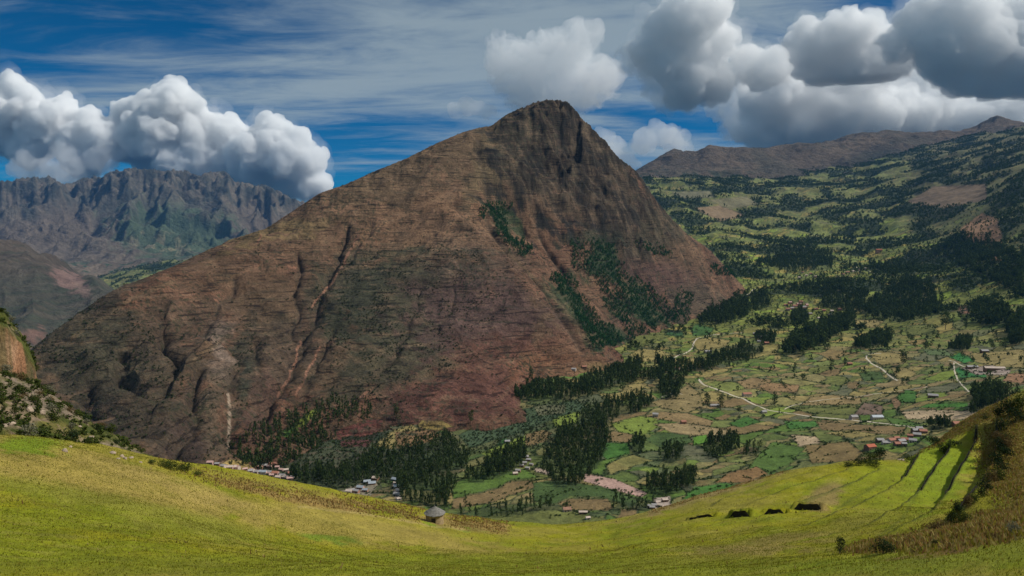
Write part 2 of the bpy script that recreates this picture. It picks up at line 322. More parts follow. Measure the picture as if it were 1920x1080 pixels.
class Crest:
    """shifts the noisy surface so its skyline keeps the surveyed heights"""
    def __init__(s, Zf, pts, y0, y1, fall, it=2, jag=0):
        s.f=Zf; a=np.array(pts,float); w3=P(a[:,0],a[:,1],a[:,2]); s.tc=w3[:,0]/w3[:,1]; s.yc=a[:,2]; o=np.argsort(s.tc); s.tc=s.tc[o]; s.yc=s.yc[o]; vc=a[o,1]; uc=a[o,0]
        s.t=np.linspace(s.tc[0],s.tc[-1],420); s.dz=np.zeros(420); s.fall=fall; ys=np.geomspace(y0,y1,420); T,Y=np.meshgrid(s.t,ys); Z=Zf(T*Y,Y); tv=np.interp(s.t,s.tc,vc)+jag*fbm(np.arange(420)/9.,np.arange(420)*0.,4,.6,3)
        for _ in range(it):
            Zc=Z+s.w(T,Y)*s.dz[None]; U,V=UV(T*Y,Y,Zc); k=np.argmin(V,0); s.dz+=-(tv-V[k,np.arange(420)])/FPX*ys[k]
            s.dz=np.convolve(np.pad(s.dz,1,'edge'),[.2,.6,.2],'valid')
        k=np.ones(41)/41; s.lo=np.convolve(np.pad(s.dz,20,'edge'),k,'valid'); s.lo=np.convolve(np.pad(s.lo,20,'edge'),k,'valid'); s.hi=s.dz-s.lo
    def w(s,t,y): yc=np.interp(t,s.tc,s.yc); return sst(yc-s.fall,yc-s.fall*.15,y)
    def __call__(s,x,y):
        y=np.asarray(y,float); t=np.asarray(x,float)/y; yc=np.interp(t,s.tc,s.yc)
        return s.f(x,y)+s.w(t,y)*np.interp(t,s.t,s.lo)+sst(yc-s.fall*.32,yc-s.fall*.04,y)*np.interp(t,s.t,s.hi)
MC2 = [(u,v,d) for u,v,d in MC if not 900<u<1210]
dm = lambda u: float(np.interp(u,[a[0] for a in MC],[a[2] for a in MC]))
MC2 += [(u,v,dm(u)) for u,v in [(905,238),(922,236),(932,228),(945,218),(970,205),(985,200),(1000,193),(1020,189),(1040,187),(1062,191),(1073,200),(1083,213),(1100,231),(1120,250),(1140,272),(1160,296),(1190,318),(1207,340)]]
Z_mtn = Crest(Z_mtn0, sorted(MC2), 900, 3600, 650)
Z_left = Crest(Z_left, LC, 7000, 15500, 2600, jag=5)
Z_right = Crest(Z_right, RC, 7000, 10800, 1300, jag=2)
VB = {}
def sheet(name, Zf, u0, u1, y0, y1, nu, ny, mat, color, apex=0., label=None, geom=True):
    nu = int(nu*RES); ny = int(ny*RES)
    t = np.linspace((u0-960)/FPX,(u1-960)/FPX,nu); ys = np.geomspace(y0+apex,y1+apex,ny)-apex
    X = t[None]*(ys+apex)[:,None]; Y = np.repeat(ys[:,None],nu,1); Z = Zf(X,Y)
    U, V = UV(X,Y,Z)
    # slope from finite differences
    col = color(X,Y,Z,U,V)
    VB[name] = (X.ravel(),Y.ravel(),Z.ravel(),U.ravel(),V.ravel())
    o = mesh_np(name, np.stack([X,Y,Z],-1).reshape(-1,3), grid_faces(ny,nu), mat, col.reshape(-1,3)); o['kind'] = 'structure'
    return o
# ------------------------------------------------------------------ the near meadow, a grassy bowl on the camera's own hillside
ME = [(-300,800,95),(0,816,108),(120,830,118),(240,862,132),(380,895,152),(560,935,175),(700,955,184),(815,974,190),(950,991,195),(1040,992,196),(1120,987,196),(1220,962,194),(1300,935,192),(1400,905,190),(1470,884,192),(1560,868,196),(1650,862,200),(1740,842,206),(1800,795,214),(1860,775,218),(1930,745,222),(2100,690,230)]
MI = [(0,1080,44),(300,1080,50),(700,1080,58),(1100,1080,58),(1350,1080,52),(1550,1080,44),(1750,1080,37),(1920,1080,31),(2200,1080,26),(-300,1080,38),
 (-200,930,66),(0,950,70),(250,960,82),(500,1005,100),(800,1040,112),(1000,1045,112),(1250,1040,104),(1380,1020,106),
 (1460,1052,62),(1560,1040,58),(1680,1024,54),(1800,1004,50),(1930,984,46),(2100,955,42),
 (1560,1036,80),(1680,1012,80),(1770,990,84),(1860,955,84),(1950,935,80),(2100,870,80),
 (1150,1010,150),(1300,975,140),(1450,960,138),(1500,930,160),(1620,960,120),(1650,900,172),(1740,900,158),(1760,945,130),(1820,860,180),(1850,900,140),(1875,835,170),(1920,860,150),(1920,780,190)]
MP = [tuple(P(*a)) for a in ME+MI]
for u,v,d in ME: MP += [tuple(P(u,v,d)+np.array([(u-960)/FPX*30,30,-24])), tuple(P(u,v,d)+np.array([(u-960)/FPX*130,130,-125]))]
MP += [(0,0,-1.8),(0,3,-3.0),(0,14,-9.4),(-10,6,-4.4),(10,6,-4.4),(-22,12,-8.4),(22,12,-8.2),(-40,-20,0),(40,-20,0),(0,-20,3),(16,22,-13.2),(-20,26,-15.0),(0,34,-18.5)]
me_t = Fast(TPS(MP, lam=.0004, sc=100.),-1.15,1.15,-24,460,30,500)
def G3(u, v, y0=8, y1=400): return march(u,v,me_t,y0,y1)
# terraces on the right: the edge of each step, photo pixels, step height
TERR = [([(1829,812),(1830,835),(1812,868),(1795,893),(1772,930)],[4.2,4.2,3.8,2.9,.8]),
        ([(1781,832),(1777,850),(1762,868),(1742,895),(1720,925)],[3.2,3.1,2.4,1.9,.7]),
        ([(1724,848),(1716,862),(1702,885),(1690,900)],[2.1,2.0,1.5,.7]),
        ([(1868,806),(1872,840),(1862,880),(1838,925),(1800,965)],[3.8,4.0,3.8,3.0,1.4])]
NWALL = 4
TERR += [([(1772,930),(1745,958),(1700,985),(1640,1008)],[1.5,1.2,.9,.3]),([(1720,925),(1680,955),(1620,983),(1550,1003)],[1.3,1.1,.8,.3]),([(1690,900),(1640,932),(1570,962),(1505,982)],[1.3,1.1,.8,.3]),([(1645,880),(1600,905),(1530,932),(1480,950)],[1.1,1.0,.7,.3]),([(1590,880),(1530,900),(1460,922),(1415,940)],[1.0,.8,.6,.3]),([(1520,885),(1450,905),(1380,925),(1330,948)],[.8,.8,.6,.3])]
WALLS = [([(1287,961),(1342,973)],.9),([(1367,960),(1408,968)],1.5),([(1432,958),(1473,960)],1.25),([(1490,947),(1541,954)],1.6)]
TW = []
for pts, hs in TERR:
    q=[]; h=[]
    for k in range(len(pts)-1):
        for t in np.arange(0,1,.2): q.append(((1-t)*pts[k][0]+t*pts[k+1][0],(1-t)*pts[k][1]+t*pts[k+1][1])); h.append((1-t)*hs[k]+t*hs[k+1])
    q.append(pts[-1]); h.append(hs[-1]); q=np.array(q); g=G3(q[:,0],q[:,1]); ok=~np.isnan(g[:,0]); TW.append((g[ok],np.array(h)[ok]))
WW = []
for p,h in WALLS:
    c = G3((p[0][0]+p[1][0])/2,(p[0][1]+p[1][1])/2+4)[0]; Lh = (p[1][0]-p[0][0])/FPX*c[1]*.55; dr = np.array([.90,-.44,0]); WW.append((np.stack([c-dr*Lh,c+dr*Lh]),h))
def step_field(x, y, line, hs, wid):
    """raise the uphill (right-hand) side of an edge, fading away from it"""
    best = np.full(np.shape(x),1e9); hh = np.zeros(np.shape(x)); sg = np.ones(np.shape(x))
    for k in range(len(line)-1):
        a, b = line[k], line[k+1]; d, t = segd(x,y,a[:2],b[:2])
        s = (b[0]-a[0])*(y-a[1])-(b[1]-a[1])*(x-a[0]); m = d<best
        best = np.where(m,d,best); hh = np.where(m,hs[k]+(hs[k+1]-hs[k])*t,hh); sg = np.where(m,np.sign(s),sg)
    sd = best*sg                                   # signed: positive on the raised side
    up = sst(-.10,.12,sd)*np.exp(-np.clip(sd,0,None)/wid)
    dn = -(1-sst(-.10,.12,sd))*np.exp(np.clip(sd,None,0)/wid)
    return hh*(.5*up+.5*dn), sd
def Z_meadow(x, y):
    x = np.asarray(x,float); y = np.asarray(y,float)
    z = me_t(x,y); near = np.clip(y/60,0.1,1)
    z = z+near*(.35*fbm(x/9,y/9,4,.5,4)+.09*fbm(x/1.6,y/1.6,3,.5,14))
    for line, hs in TW:
        # only inside a window near the terrace ends
        f, sd = step_field(x,y,line,hs,5.0); e = np.exp(-(np.clip(line[:,1].min()-y,0,None)/3)**2)*np.exp(-(np.clip(y-line[:,1].max(),0,None)/3)**2)
        z = z+f*e
    for line, h in WW:
        a, b = line[0][:2], line[1][:2]; d = b-a; Lg = np.hypot(*d); tx = d/Lg; nx = np.array([-tx[1],tx[0]])
        if nx[1]<0: nx = -nx
        s = (x-a[0])*tx[0]+(y-a[1])*tx[1]; n = (x-a[0])*nx[0]+(y-a[1])*nx[1]
        e = sst(-.6,.4,s)*sst(Lg+1.8,Lg-.6,s)
        z = z+h*e*sst(-.02,.14,n)*np.exp(-np.clip(n,0,None)/7)
    return z

# the scrub-grown bank and red cliff at the left end of the meadow
SS = [(u,v+5,d-3) for u,v,d in ME if -301<u<400]+[(-300,700,128),(-150,690,135),(0,705,150),(45,718,158),(72,728,163),(120,770,150),(60,770,132),(0,770,126),(180,800,150),(110,806,132),(240,835,150),(200,850,134),(300,868,152),(360,888,158),(-150,740,120),(430,915,165)]
SP = [tuple(P(*a)) for a in SS]
for u,v,d in [(-300,640,150),(-150,660,165),(0,700,176),(45,712,180),(75,735,178)]: SP.append(tuple(P(u,v,d)))
for u,v,d in [(90,745,172),(120,768,162),(180,796,160),(240,832,158),(300,866,160),(360,890,166),(430,917,172)]: SP += [tuple(P(u,v,d)+np.array([0,12,-10])), tuple(P(u,v,d)+np.array([0,60,-75]))]
for u,v,d in [(-300,640,210),(0,700,215),(75,735,210)]: SP.append(tuple(P(u,v,d)+np.array([0,0,-8])))
ss_t = Fast(TPS(SP, lam=.0004, sc=100.),-1.0,-.3,85,300,0,300)
CLF = P(np.array([-300,-120,-20,20,46,66,73]),np.array([655,690,705,712,718,726,734]),np.array([140,147,156,160,165,169,176]))
EDG = np.array([tuple(P(*a)) for a in ME])
CH  = np.array([16,15.5,15.0,13.0,10.5,7.0,0.5])
def Z_scrub(x, y):
    z = ss_t(x,y)+.9*fbm(x/14,y/14,4,.5,41)+.45*ridged(x/4,y/4,3,.5,43)
    ye = np.interp(x/y,EDG[:,0]/EDG[:,1],EDG[:,1]); zl = me_t(x,y)-.6; z = np.where(y<ye+1.5, np.minimum(z,zl), z)   # stays under the meadow in front of its lip
    t = x/y; tc = CLF[:,0]/CLF[:,1]; yb = np.interp(t,tc,CLF[:,1]); h = np.interp(t,tc,CH,right=0)
    w1 = 2.0*fbm(x/4,y*0+3,4,.55,47)+2.0*fbm(x/14,y*0,2,.5,48); dd = y-yb+w1
    f = .45*sst(0,1.0,dd)+.30*sst(1.4,2.2,dd+.5*pn(x/3,y/3,49))+.25*sst(3.2,14,dd)
    return z+h*f*(1+.06*fbm(x/4,y/4,3,.5,50))
def c_scrub(X,Y,Z,U,V):
    n1 = fbm(X/12,Y/12,5,.6,541); n2 = fbm(X/2.5,Y/2.5,4,.6,551); n3 = fbm(X/1.6,Z/7,4,.6,561)
    col = np.empty(X.shape+(3,),np.float32); col[:] = (.15,.135,.035); paint(col, sst(-.4,.2,n1)*.85, (.075,.09,.018)); paint(col, sst(.1,.5,n2)*.6, (.05,.065,.015)); paint(col, sst(.25,.7,-n2)*.7, (.24,.17,.10))
    paint(col, ell(U,V,70,745,90,22,20,.4,.5*n2)*.7, (.30,.22,.17)); paint(col, ell(U,V,10,780,60,24,0,.4,.5*n2)*.7,(.28,.20,.14)); paint(col, ell(U,V,225,850,60,14,15,.4,.5*n2)*.8,(.30,.23,.16))
    t = X/Y; yb = np.interp(t,CLF[:,0]/CLF[:,1],CLF[:,1]); dd = Y-yb+1.3*fbm(X/5,Y*0+3,4,.55,47)+2.0*fbm(X/14,Y*0,2,.5,48); face = sst(-.6,0,dd)*sst(3.0,2.2,dd)*(np.interp(t,CLF[:,0]/CLF[:,1],CH,right=0)>1)
    paint(col, face, (.38,.19,.10)); paint(col, face*sst(.0,.5,n3)*.8, (.45,.27,.16)); paint(col, face*sst(.15,.5,-n3)*.85, (.10,.075,.045)); paint(col, face*sst(.3,.6,n1)*.7, (.10,.10,.04))
    return col
def ell(U, V, cu, cv, ru, rv, rot=0, soft=.35, nz=0):
    a = math.radians(rot); dx, dy = U-cu, V-cv
    p = (dx*math.cos(a)+dy*math.sin(a))/ru; q = (-dx*math.sin(a)+dy*math.cos(a))/rv
    return sst(1+soft,1-soft,np.hypot(p,q)+nz)
def c_mtn(X,Y,Z,U,V):
    n1 = fbm(X/240,Y/240,5,.55,101); n2 = fbm(X/60,Y/60,5,.6,111); n3 = fbm(X/70,Z/9,4,.6,121)
    WU = U+26*n1; WV = V+16*n2
    col = np.empty(X.shape+(3,),np.float32); col[:] = (.112,.071,.047)
    paint(col, sst(-.2,.6,n1)*.6, (.135,.068,.046)); paint(col, sst(-.1,.5,-n1)*.55, (.088,.068,.043))
    def b(cu,cv,ru,rv,rot,c,k=1,soft=.35): paint(col, k*ell(WU,WV,cu,cv,ru,rv,rot,soft,.5*n2), c)
    b(620,420,330,60,-25,(.128,.083,.053),.7); b(820,430,170,70,0,(.150,.093,.057),.75); b(760,330,160,40,-25,(.10,.075,.047),.7)
    b(500,435,130,16,-8,(.17,.13,.066),.7); b(960,270,45,80,15,(.115,.098,.05),.75); b(900,290,30,110,10,(.085,.075,.042),.5)
    b(780,560,170,95,-12,(.052,.055,.035),.85); b(650,560,70,80,30,(.045,.052,.034),.7); b(760,660,160,80,-35,(.058,.058,.037),.8); b(820,480,190,14,0,(.048,.056,.034),.7)
    b(890,540,120,120,20,(.085,.062,.05),.6); b(900,610,130,90,0,(.095,.060,.056),.75); b(960,700,170,70,-10,(.125,.062,.044),.8); b(860,745,150,40,-5,(.105,.052,.042),.85)
    b(1060,690,70,40,10,(.19,.115,.065),.75); b(1080,640,40,90,30,(.15,.09,.06),.6); b(1010,690,60,20,-20,(.17,.085,.05),.6); b(1110,700,30,22,0,(.19,.14,.07),.8)
    b(200,680,160,110,30,(.050,.052,.036),.85); b(330,620,90,60,-30,(.085,.064,.046),.75); b(150,600,120,16,-33,(.08,.066,.046),.6); b(210,545,60,25,-20,(.065,.052,.04),.7)
    b(270,800,130,50,25,(.058,.05,.038),.8); b(410,680,26,80,10,(.135,.105,.085),.75); b(405,780,30,90,3,(.100,.078,.055),.9); b(418,650,18,40,15,(.26,.21,.18),.55,.8)
    b(460,700,20,95,2,(.042,.047,.034),.95); b(500,720,28,85,8,(.10,.062,.05),.85); b(520,650,70,60,20,(.075,.062,.043),.7); b(560,640,30,80,20,(.082,.06,.045),.5)
    b(365,760,22,70,8,(.075,.058,.043),.7); b(340,830,40,50,10,(.07,.05,.042),.8); b(305,720,70,60,-30,(.075,.06,.042),.6)
    b(990,430,70,50,-20,(.145,.088,.056),.7); b(1040,480,50,80,20,(.135,.078,.052),.8); b(1100,560,28,60,25,(.155,.095,.062),.9); b(1170,600,20,22,0,(.13,.078,.062),.7)
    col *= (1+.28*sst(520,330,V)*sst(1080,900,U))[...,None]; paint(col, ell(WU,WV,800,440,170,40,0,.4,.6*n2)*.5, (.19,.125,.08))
    # rock of the summit and right shoulder
    rock = np.clip(ell(WU,WV,1060,290,150,130,15,.3,.4*n2)+ell(WU,WV,1180,430,90,80,40,.3,.4*n2),0,1)
    paint(col, rock*.92, (.040,.034,.026)); paint(col, rock*sst(.1,.5,n2), (.085,.068,.048)); paint(col, rock*sst(.1,.6,-n2)*.8,(.025,.025,.022))
    b(1240,440,40,60,40,(.075,.066,.043),.6); b(1300,500,60,35,35,(.125,.083,.053),.85); b(1350,540,60,14,20,(.17,.10,.065),.9); b(1240,530,80,40,12,(.088,.055,.048),.8); b(1310,570,60,40,0,(.075,.063,.045),.8)
    b(1110,450,60,20,0,(.035,.045,.03),.8)
    # underwood floor beneath the planted trees
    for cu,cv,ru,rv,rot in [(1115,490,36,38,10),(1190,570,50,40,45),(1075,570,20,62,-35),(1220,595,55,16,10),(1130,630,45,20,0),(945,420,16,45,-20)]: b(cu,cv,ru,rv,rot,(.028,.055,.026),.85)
    # red scars and dark beds of the gullies
    for (pts,wd,dp),(p,ww,_) in zip(GUL,GW):
        if dp<=0: continue
        d = pld(X+8*n2,Y+8*n1,p,ww*.55,60); paint(col, sst(1.3,.2,d)*.55, (.055,.045,.034))
    for p in [[(672,445),(650,480),(625,530),(600,555),(585,575)],[(562,640),(548,690),(520,745)],[(600,650),(575,700),(555,740)],[(655,760),(700,730)],[(540,500),(555,503)],[(403,560),(410,566)],[(490,440),(483,455)]]:
        paint(col, sst(1.4,.5,pld(U+4*n2,V+4*n1,p,None,20)/2.3)*.8, (.25,.135,.095))
    for p in [[(945,455),(960,480),(990,510),(1040,560),(1080,610),(1110,650)],[(130,635),(190,600),(250,560),(320,530)],[(335,690),(370,670),(430,630)]]:
        paint(col, sst(1.5,.4,pld(U+4*n2,V+3*n1,p,None,20)/4)*.5, (.16,.12,.075))
    for p in [[(430,740),(432,800),(428,840)]]: paint(col, sst(1.6,.3,pld(U+3*n2,V,p)/3)*.8, (.3,.25,.2))
    for p in [[(640,470),(760,472),(870,470),(960,474)],[(660,365),(720,378),(790,400)],[(590,570),(760,580)],[(430,475),(560,474),(600,474)],[(860,600),(960,605)],[(820,455),(900,500)],[(960,380),(1050,420)]]:
        paint(col, sst(1.3,.3,pld(U,V+3*n2,p,None,20)/1.6)*.75, (.03,.033,.022))
    for poly,c in FIELDS:
        if max(a[0] for a in poly)<900 and c is not WHT: q_=inpoly(U+2*n2,V+1.2*n2,poly,8); paint(col, sst(-.8,.8,q_), np.array(c)); paint(col, sst(1.6,.3,np.abs(q_))*.5, (.035,.045,.02))
    # scrub speckle
    paint(col, sst(.35,.8,fbm(X/9,Y/9,3,.6,131)+.5*n1)*.75, (.035,.04,.024))
    paint(col, sst(.30,.75,n3)*.45, (.04,.042,.028)); paint(col, sst(.35,.8,-n3)*.35, (.19,.13,.09))
    fg = 1+.26*n2[...,None]; return col*fg*np.array([1.10,1.0,.90],np.float32)
# hand-placed fields of the valley: (pixel polygon, colour)
TAN=(.25,.195,.075); OCH=(.26,.205,.075); BRN=(.185,.128,.058); GRN=(.09,.145,.028); BGR=(.055,.135,.025); DGR=(.06,.095,.028); OLV=(.13,.14,.04); LGR=(.17,.215,.04); PAL=(.42,.31,.19); RED=(.12,.05,.04); GRY=(.12,.12,.065); WHT=(.45,.36,.30)
FIELDS = [
 ([(845,955),(850,935),(900,925),(935,915),(960,902),(1000,900),(1000,915),(960,928),(930,940),(880,950)],BRN),
 ([(1045,945),(1070,935),(1140,935),(1150,950),(1140,958),(1070,956)],BRN),([(1158,972),(1165,955),(1195,952),(1195,965)],BRN),
 ([(850,905),(910,885),(985,880),(1010,895),(960,900),(930,915),(850,935)],GRN),([(1000,905),(1050,900),(1140,915),(1200,940),(1180,950),(1130,932),(1070,930),(1040,945),(1000,940)],DGR),
 ([(930,960),(1060,955),(1140,975),(1160,985),(900,985)],OLV),
 ([(930,835),(945,822),(962,824),(955,838)],(.04,.11,.03)),([(985,815),(1020,805),(1035,812),(1020,830),(985,838)],BRN),([(900,850),(985,815),(985,838),(960,845),(920,860)],LGR),([(1030,780),(1070,768),(1090,775),(1080,795),(1040,800)],LGR),
 ([(860,815),(960,770),(1080,750),(1100,765),(1040,785),(980,810),(880,840)],(.055,.082,.04)),([(1000,760),(1060,758),(1060,775),(1010,780)],GRY),
 ([(780,800),(790,788),(830,790),(850,800),(820,808)],OCH),([(700,838),(720,815),(770,795),(790,808),(760,830),(735,842)],TAN),([(740,810),(800,805),(830,815),(790,835),(745,842)],(.2,.12,.06)),([(870,795),(900,790),(905,800),(885,805)],BGR),
 ([(627,810),(650,798),(700,784),(720,788),(710,815),(690,838),(640,838)],(.10,.042,.036)),([(560,790),(590,765),(600,770),(570,800),(540,805)],LGR),([(520,812),(545,798),(560,805),(535,820)],BGR),
 ([(400,880),(430,862),(460,865),(480,880),(440,888)],TAN),([(484,910),(520,905),(525,918),(490,920)],(.10,.14,.045)),
 ([(1150,625),(1170,612),(1230,610),(1270,625),(1230,640),(1200,655),(1150,640)],OLV),([(1245,628),(1255,620),(1280,622),(1282,632)],(.045,.10,.035)),([(1295,615),(1305,608),(1340,615),(1330,628),(1300,630)],(.055,.12,.03)),
 ([(1180,665),(1210,648),(1250,660),(1240,675),(1200,680)],OCH),([(1295,640),(1330,632),(1370,638),(1360,650),(1310,658)],OCH),([(1090,672),(1150,665),(1172,680),(1160,695),(1100,695)],OCH),
 ([(1165,730),(1190,715),(1215,720),(1200,735),(1175,738)],TAN),([(1170,722),(1200,705),(1225,708),(1205,718)],OCH),([(1270,680),(1300,670),(1330,672),(1320,688),(1280,692)],TAN),
 ([(1220,755),(1250,745),(1290,720),(1310,735),(1320,760),(1290,775),(1240,765)],(.21,.16,.07)),([(1145,795),(1190,782),(1230,775),(1235,800),(1200,820),(1160,810)],LGR),([(1205,780),(1240,772),(1290,775),(1340,790),(1330,800),(1260,790)],(.23,.16,.075)),
 ([(1225,795),(1280,792),(1360,805),(1380,812),(1330,820),(1260,812)],(.27,.20,.10)),([(1130,818),(1150,808),(1190,815),(1180,830),(1140,828)],BRN),([(1230,810),(1290,815),(1300,830),(1240,840),(1210,825)],DGR),([(1300,820),(1325,815),(1330,830),(1300,835)],(.11,.24,.03)),
 ([(1130,830),(1180,830),(1180,850),(1140,862),(1120,850)],BGR),([(1365,795),(1400,780),(1425,790),(1390,802)],BGR),([(1470,790),(1530,790),(1540,800),(1480,805)],(.06,.15,.03)),
 ([(1430,845),(1450,828),(1510,840),(1480,870),(1440,890),(1400,880)],(.085,.14,.03)),([(1340,905),(1370,885),(1420,875),(1440,888),(1400,905)],(.22,.13,.055)),([(1280,935),(1300,915),(1360,905),(1390,912),(1360,930),(1300,945)],BGR),
 ([(1480,815),(1530,818),(1540,830),(1500,838)],PAL),([(1530,790),(1600,795),(1700,800),(1690,815),(1600,812),(1540,806)],BRN),([(1545,812),(1590,806),(1650,815),(1600,822)],OCH),([(1510,835),(1590,828),(1620,850),(1600,865),(1520,868)],(.20,.14,.058)),
 ([(1500,760),(1520,745),(1560,740),(1615,745),(1615,758),(1540,760)],(.25,.18,.08)),([(1480,765),(1610,762),(1600,778),(1520,775)],OLV),([(1600,778),(1620,755),(1655,760),(1655,778)],(.17,.115,.08)),([(1670,750),(1690,740),(1690,758),(1680,770)],(.21,.13,.07)),([(1680,745),(1700,730),(1720,735),(1715,755),(1690,755)],BGR),
 ([(1690,772),(1740,768),(1850,772),(1850,785),(1760,788),(1700,785)],PAL),([(1720,765),(1740,757),(1815,755),(1815,763)],(.07,.18,.03)),([(1655,780),(1700,788),(1740,800),(1680,800)],(.08,.14,.03)),
 ([(1380,715),(1410,708),(1450,712),(1440,722),(1400,730)],(.25,.17,.08)),([(1420,725),(1440,717),(1500,722),(1495,735),(1440,735)],(.25,.155,.075)),([(1630,665),(1650,658),(1700,665),(1700,680),(1650,685)],TAN),([(1670,688),(1700,690),(1720,700),(1700,712),(1680,705)],TAN),
 ([(1610,700),(1650,695),(1660,710),(1620,715)],DGR),([(1790,692),(1800,688),(1850,700),(1850,708),(1800,708)],(.04,.15,.04)),([(1820,662),(1920,655),(1920,690),(1860,688),(1820,675)],TAN),([(1780,670),(1800,662),(1830,675),(1810,682)],(.04,.17,.04)),([(1890,700),(1920,700),(1920,720),(1880,715)],(.27,.15,.08)),
 ([(1730,655),(1770,655),(1790,668),(1740,665)],(.11,.15,.06)),([(1605,600),(1640,598),(1660,602),(1640,615),(1600,612)],TAN),([(1700,610),(1750,608),(1760,625),(1700,630)],OLV),([(1795,575),(1815,572),(1818,588),(1798,590)],(.25,.13,.08)),
 ([(1800,430),(1840,400),(1870,410),(1880,450),(1870,490),(1850,470),(1810,445)],(.30,.17,.09)),([(1750,350),(1850,345),(1850,375),(1770,390),(1700,380)],(.15,.105,.065)),([(1300,390),(1350,385),(1400,405),(1350,415)],(.20,.14,.08)),([(1330,375),(1400,368),(1420,382),(1370,392)],(.17,.15,.08)),([(1260,360),(1330,358),(1340,370),(1280,372)],(.15,.14,.08)),
 ([(1095,888),(1150,898),(1215,925),(1200,932),(1130,912),(1095,902)],(.42,.27,.22)),([(1000,876),(1038,884),(1034,892),(1003,884)],(.36,.27,.21)),([(1225,935),(1255,930),(1260,955),(1225,955)],(.38,.3,.25)),([(1378,925),(1410,900),(1440,893),(1425,905),(1400,915)],(.45,.34,.24)),
 ([(640,920),(700,895),(710,905),(690,935),(650,935)],(.2,.17,.12)),([(735,905),(750,900),(755,935),(740,935)],(.26,.2,.15)),([(1800,690),(1860,685),(1895,695),(1885,703),(1830,702)],(.3,.23,.19)),
]
WOODS = [ # woods: (pixel polygon, mean height m, spacing m, tag)
 ([(435,850),(470,810),(520,795),(560,775),(640,755),(700,768),(690,785),(640,795),(615,830),(560,860),(520,882),(450,870)],20,11,'a'),
 ([(545,895),(600,885),(660,880),(700,850),(760,845),(835,818),(870,848),(880,870),(850,900),(835,955),(760,945),(735,900),(700,895),(640,920),(600,928),(555,915)],19,10,'b'),
 ([(965,745),(1000,725),(1080,720),(1160,690),(1205,680),(1190,715),(1110,742),(1040,752),(975,752)],21,9,'c'),
 ([(1015,870),(1060,805),(1130,758),(1225,745),(1222,762),(1150,785),(1140,830),(1125,870),(1080,915),(1040,912)],21,10,'d'),
 ([(1190,712),(1230,690),(1320,682),(1350,690),(1290,700),(1268,745),(1240,748),(1235,712)],26,11,'e'),
 ([(1330,670),(1400,645),(1430,662),(1360,688),(1320,690)],17,11,'e'),
 ([(1465,668),(1490,628),(1540,612),(1600,588),(1603,600),(1555,640),(1500,666)],30,12,'f'),
 ([(1605,650),(1620,638),(1665,630),(1670,643),(1620,656)],26,12,'f'),
 ([(1310,608),(1330,578),(1400,562),(1408,590),(1350,608)],26,13,'g'),
 ([(1540,575),(1560,545),(1640,560),(1700,520),(1750,545),(1760,590),(1700,603),(1620,590)],30,17,'h'),
 ([(1790,470),(1850,460),(1920,480),(1920,560),(1850,520),(1800,500)],30,17,'i'),([(1890,600),(1920,590),(1920,650),(1895,645)],34,12,'i'),([(1820,590),(1850,575),(1890,585),(1890,610),(1840,612)],30,14,'i'),
 ([(1755,465),(1790,440),(1850,440),(1862,460),(1800,472)],28,17,'i'),([(870,905),(905,885),(930,862),(975,838),(985,865),(960,885),(900,905)],24,10,'j'),
 ([(1240,862),(1245,845),(1285,840),(1285,858),(1260,868)],18,9,'k'),([(1315,856),(1330,832),(1375,822),(1385,845),(1340,858)],20,9,'k'),([(1395,856),(1400,838),(1430,840),(1425,852)],16,9,'k'),
 ([(1210,915),(1230,895),(1300,890),(1300,915),(1260,930),(1225,930)],21,10,'l'),([(1180,850),(1195,820),(1210,830),(1200,852)],18,8,'l'),
 ([(1825,775),(1830,738),(1870,735),(1905,745),(1910,765),(1880,780)],26,9,'m'),([(1738,806),(1742,796),(1778,796),(1778,805)],15,5,'n'),
 ([(850,968),(870,952),(960,945),(1050,945),(1060,955),(1000,962),(900,975)],14,13,'o'),([(1150,955),(1160,940),(1230,945),(1225,955),(1190,958)],15,8,'o'),
 ([(1420,490),(1480,465),(1560,470),(1560,500),(1480,510)],27,20,'p'),([(1480,540),(1560,520),(1600,540),(1540,560)],27,20,'p'),([(1630,495),(1720,490),(1720,510),(1640,520)],27,20,'p'),([(1405,560),(1440,545),(1445,575),(1415,585)],25,15,'p'),
 ([(1480,600),(1500,580),(1515,590),(1510,610)],24,10,'p'),([(1410,640),(1425,628),(1455,630),(1450,645)],20,10,'p'),
 ([(1780,655),(1800,640),(1820,645),(1815,658)],24,10,'p'),
]
# the seeds of the walled plots
def vor(x, y, size, s=0):
    gx, gy = x/size, y/size; ix = np.floor(gx).astype(int); iy = np.floor(gy).astype(int)
    F1 = np.full(x.shape,9.); F2 = F1.copy(); ID = np.zeros(x.shape,int); r = np.random.default_rng(50+s); ja = r.random((256,256)); jb = r.random((256,256))
    for a in (-1,0,1):
        for b in (-1,0,1):
            cx, cy = ix+a, iy+b; d = np.hypot(cx+.15+.7*ja[cx&255,cy&255]-gx, cy+.15+.7*jb[cx&255,cy&255]-gy)
            m = d<F1; F2 = np.where(m,F1,np.minimum(F2,d)); ID = np.where(m,(cx&255)*256+(cy&255),ID); F1 = np.where(m,d,F1)
    return F1, F2-F1, ID
PAL_F = np.array([OCH,TAN,OLV,OLV,LGR,GRN,BRN,GRY,OCH,OLV,(.20,.17,.07),(.22,.165,.075),(.15,.17,.05),(.10,.13,.035),(.17,.19,.05),(.22,.195,.07)])
def plots(X, Y):
    wx = X+22*fbm(X/110,Y/110,3,.5,203); wy = Y+22*fbm(X/110,Y/110,3,.5,207); a = .5
    px = wx*math.cos(a)+wy*math.sin(a); py = -wx*math.sin(a)+wy*math.cos(a)
    return vor(px, py*1.6, 74)
def plots2(X, Y):
    wx = X+12*fbm(X/70,Y/70,3,.5,213); wy = Y+12*fbm(X/70,Y/70,3,.5,217)
    return vor(wx*.8+wy*.6, (wy*.8-wx*.6)*1.8, 34, 3)
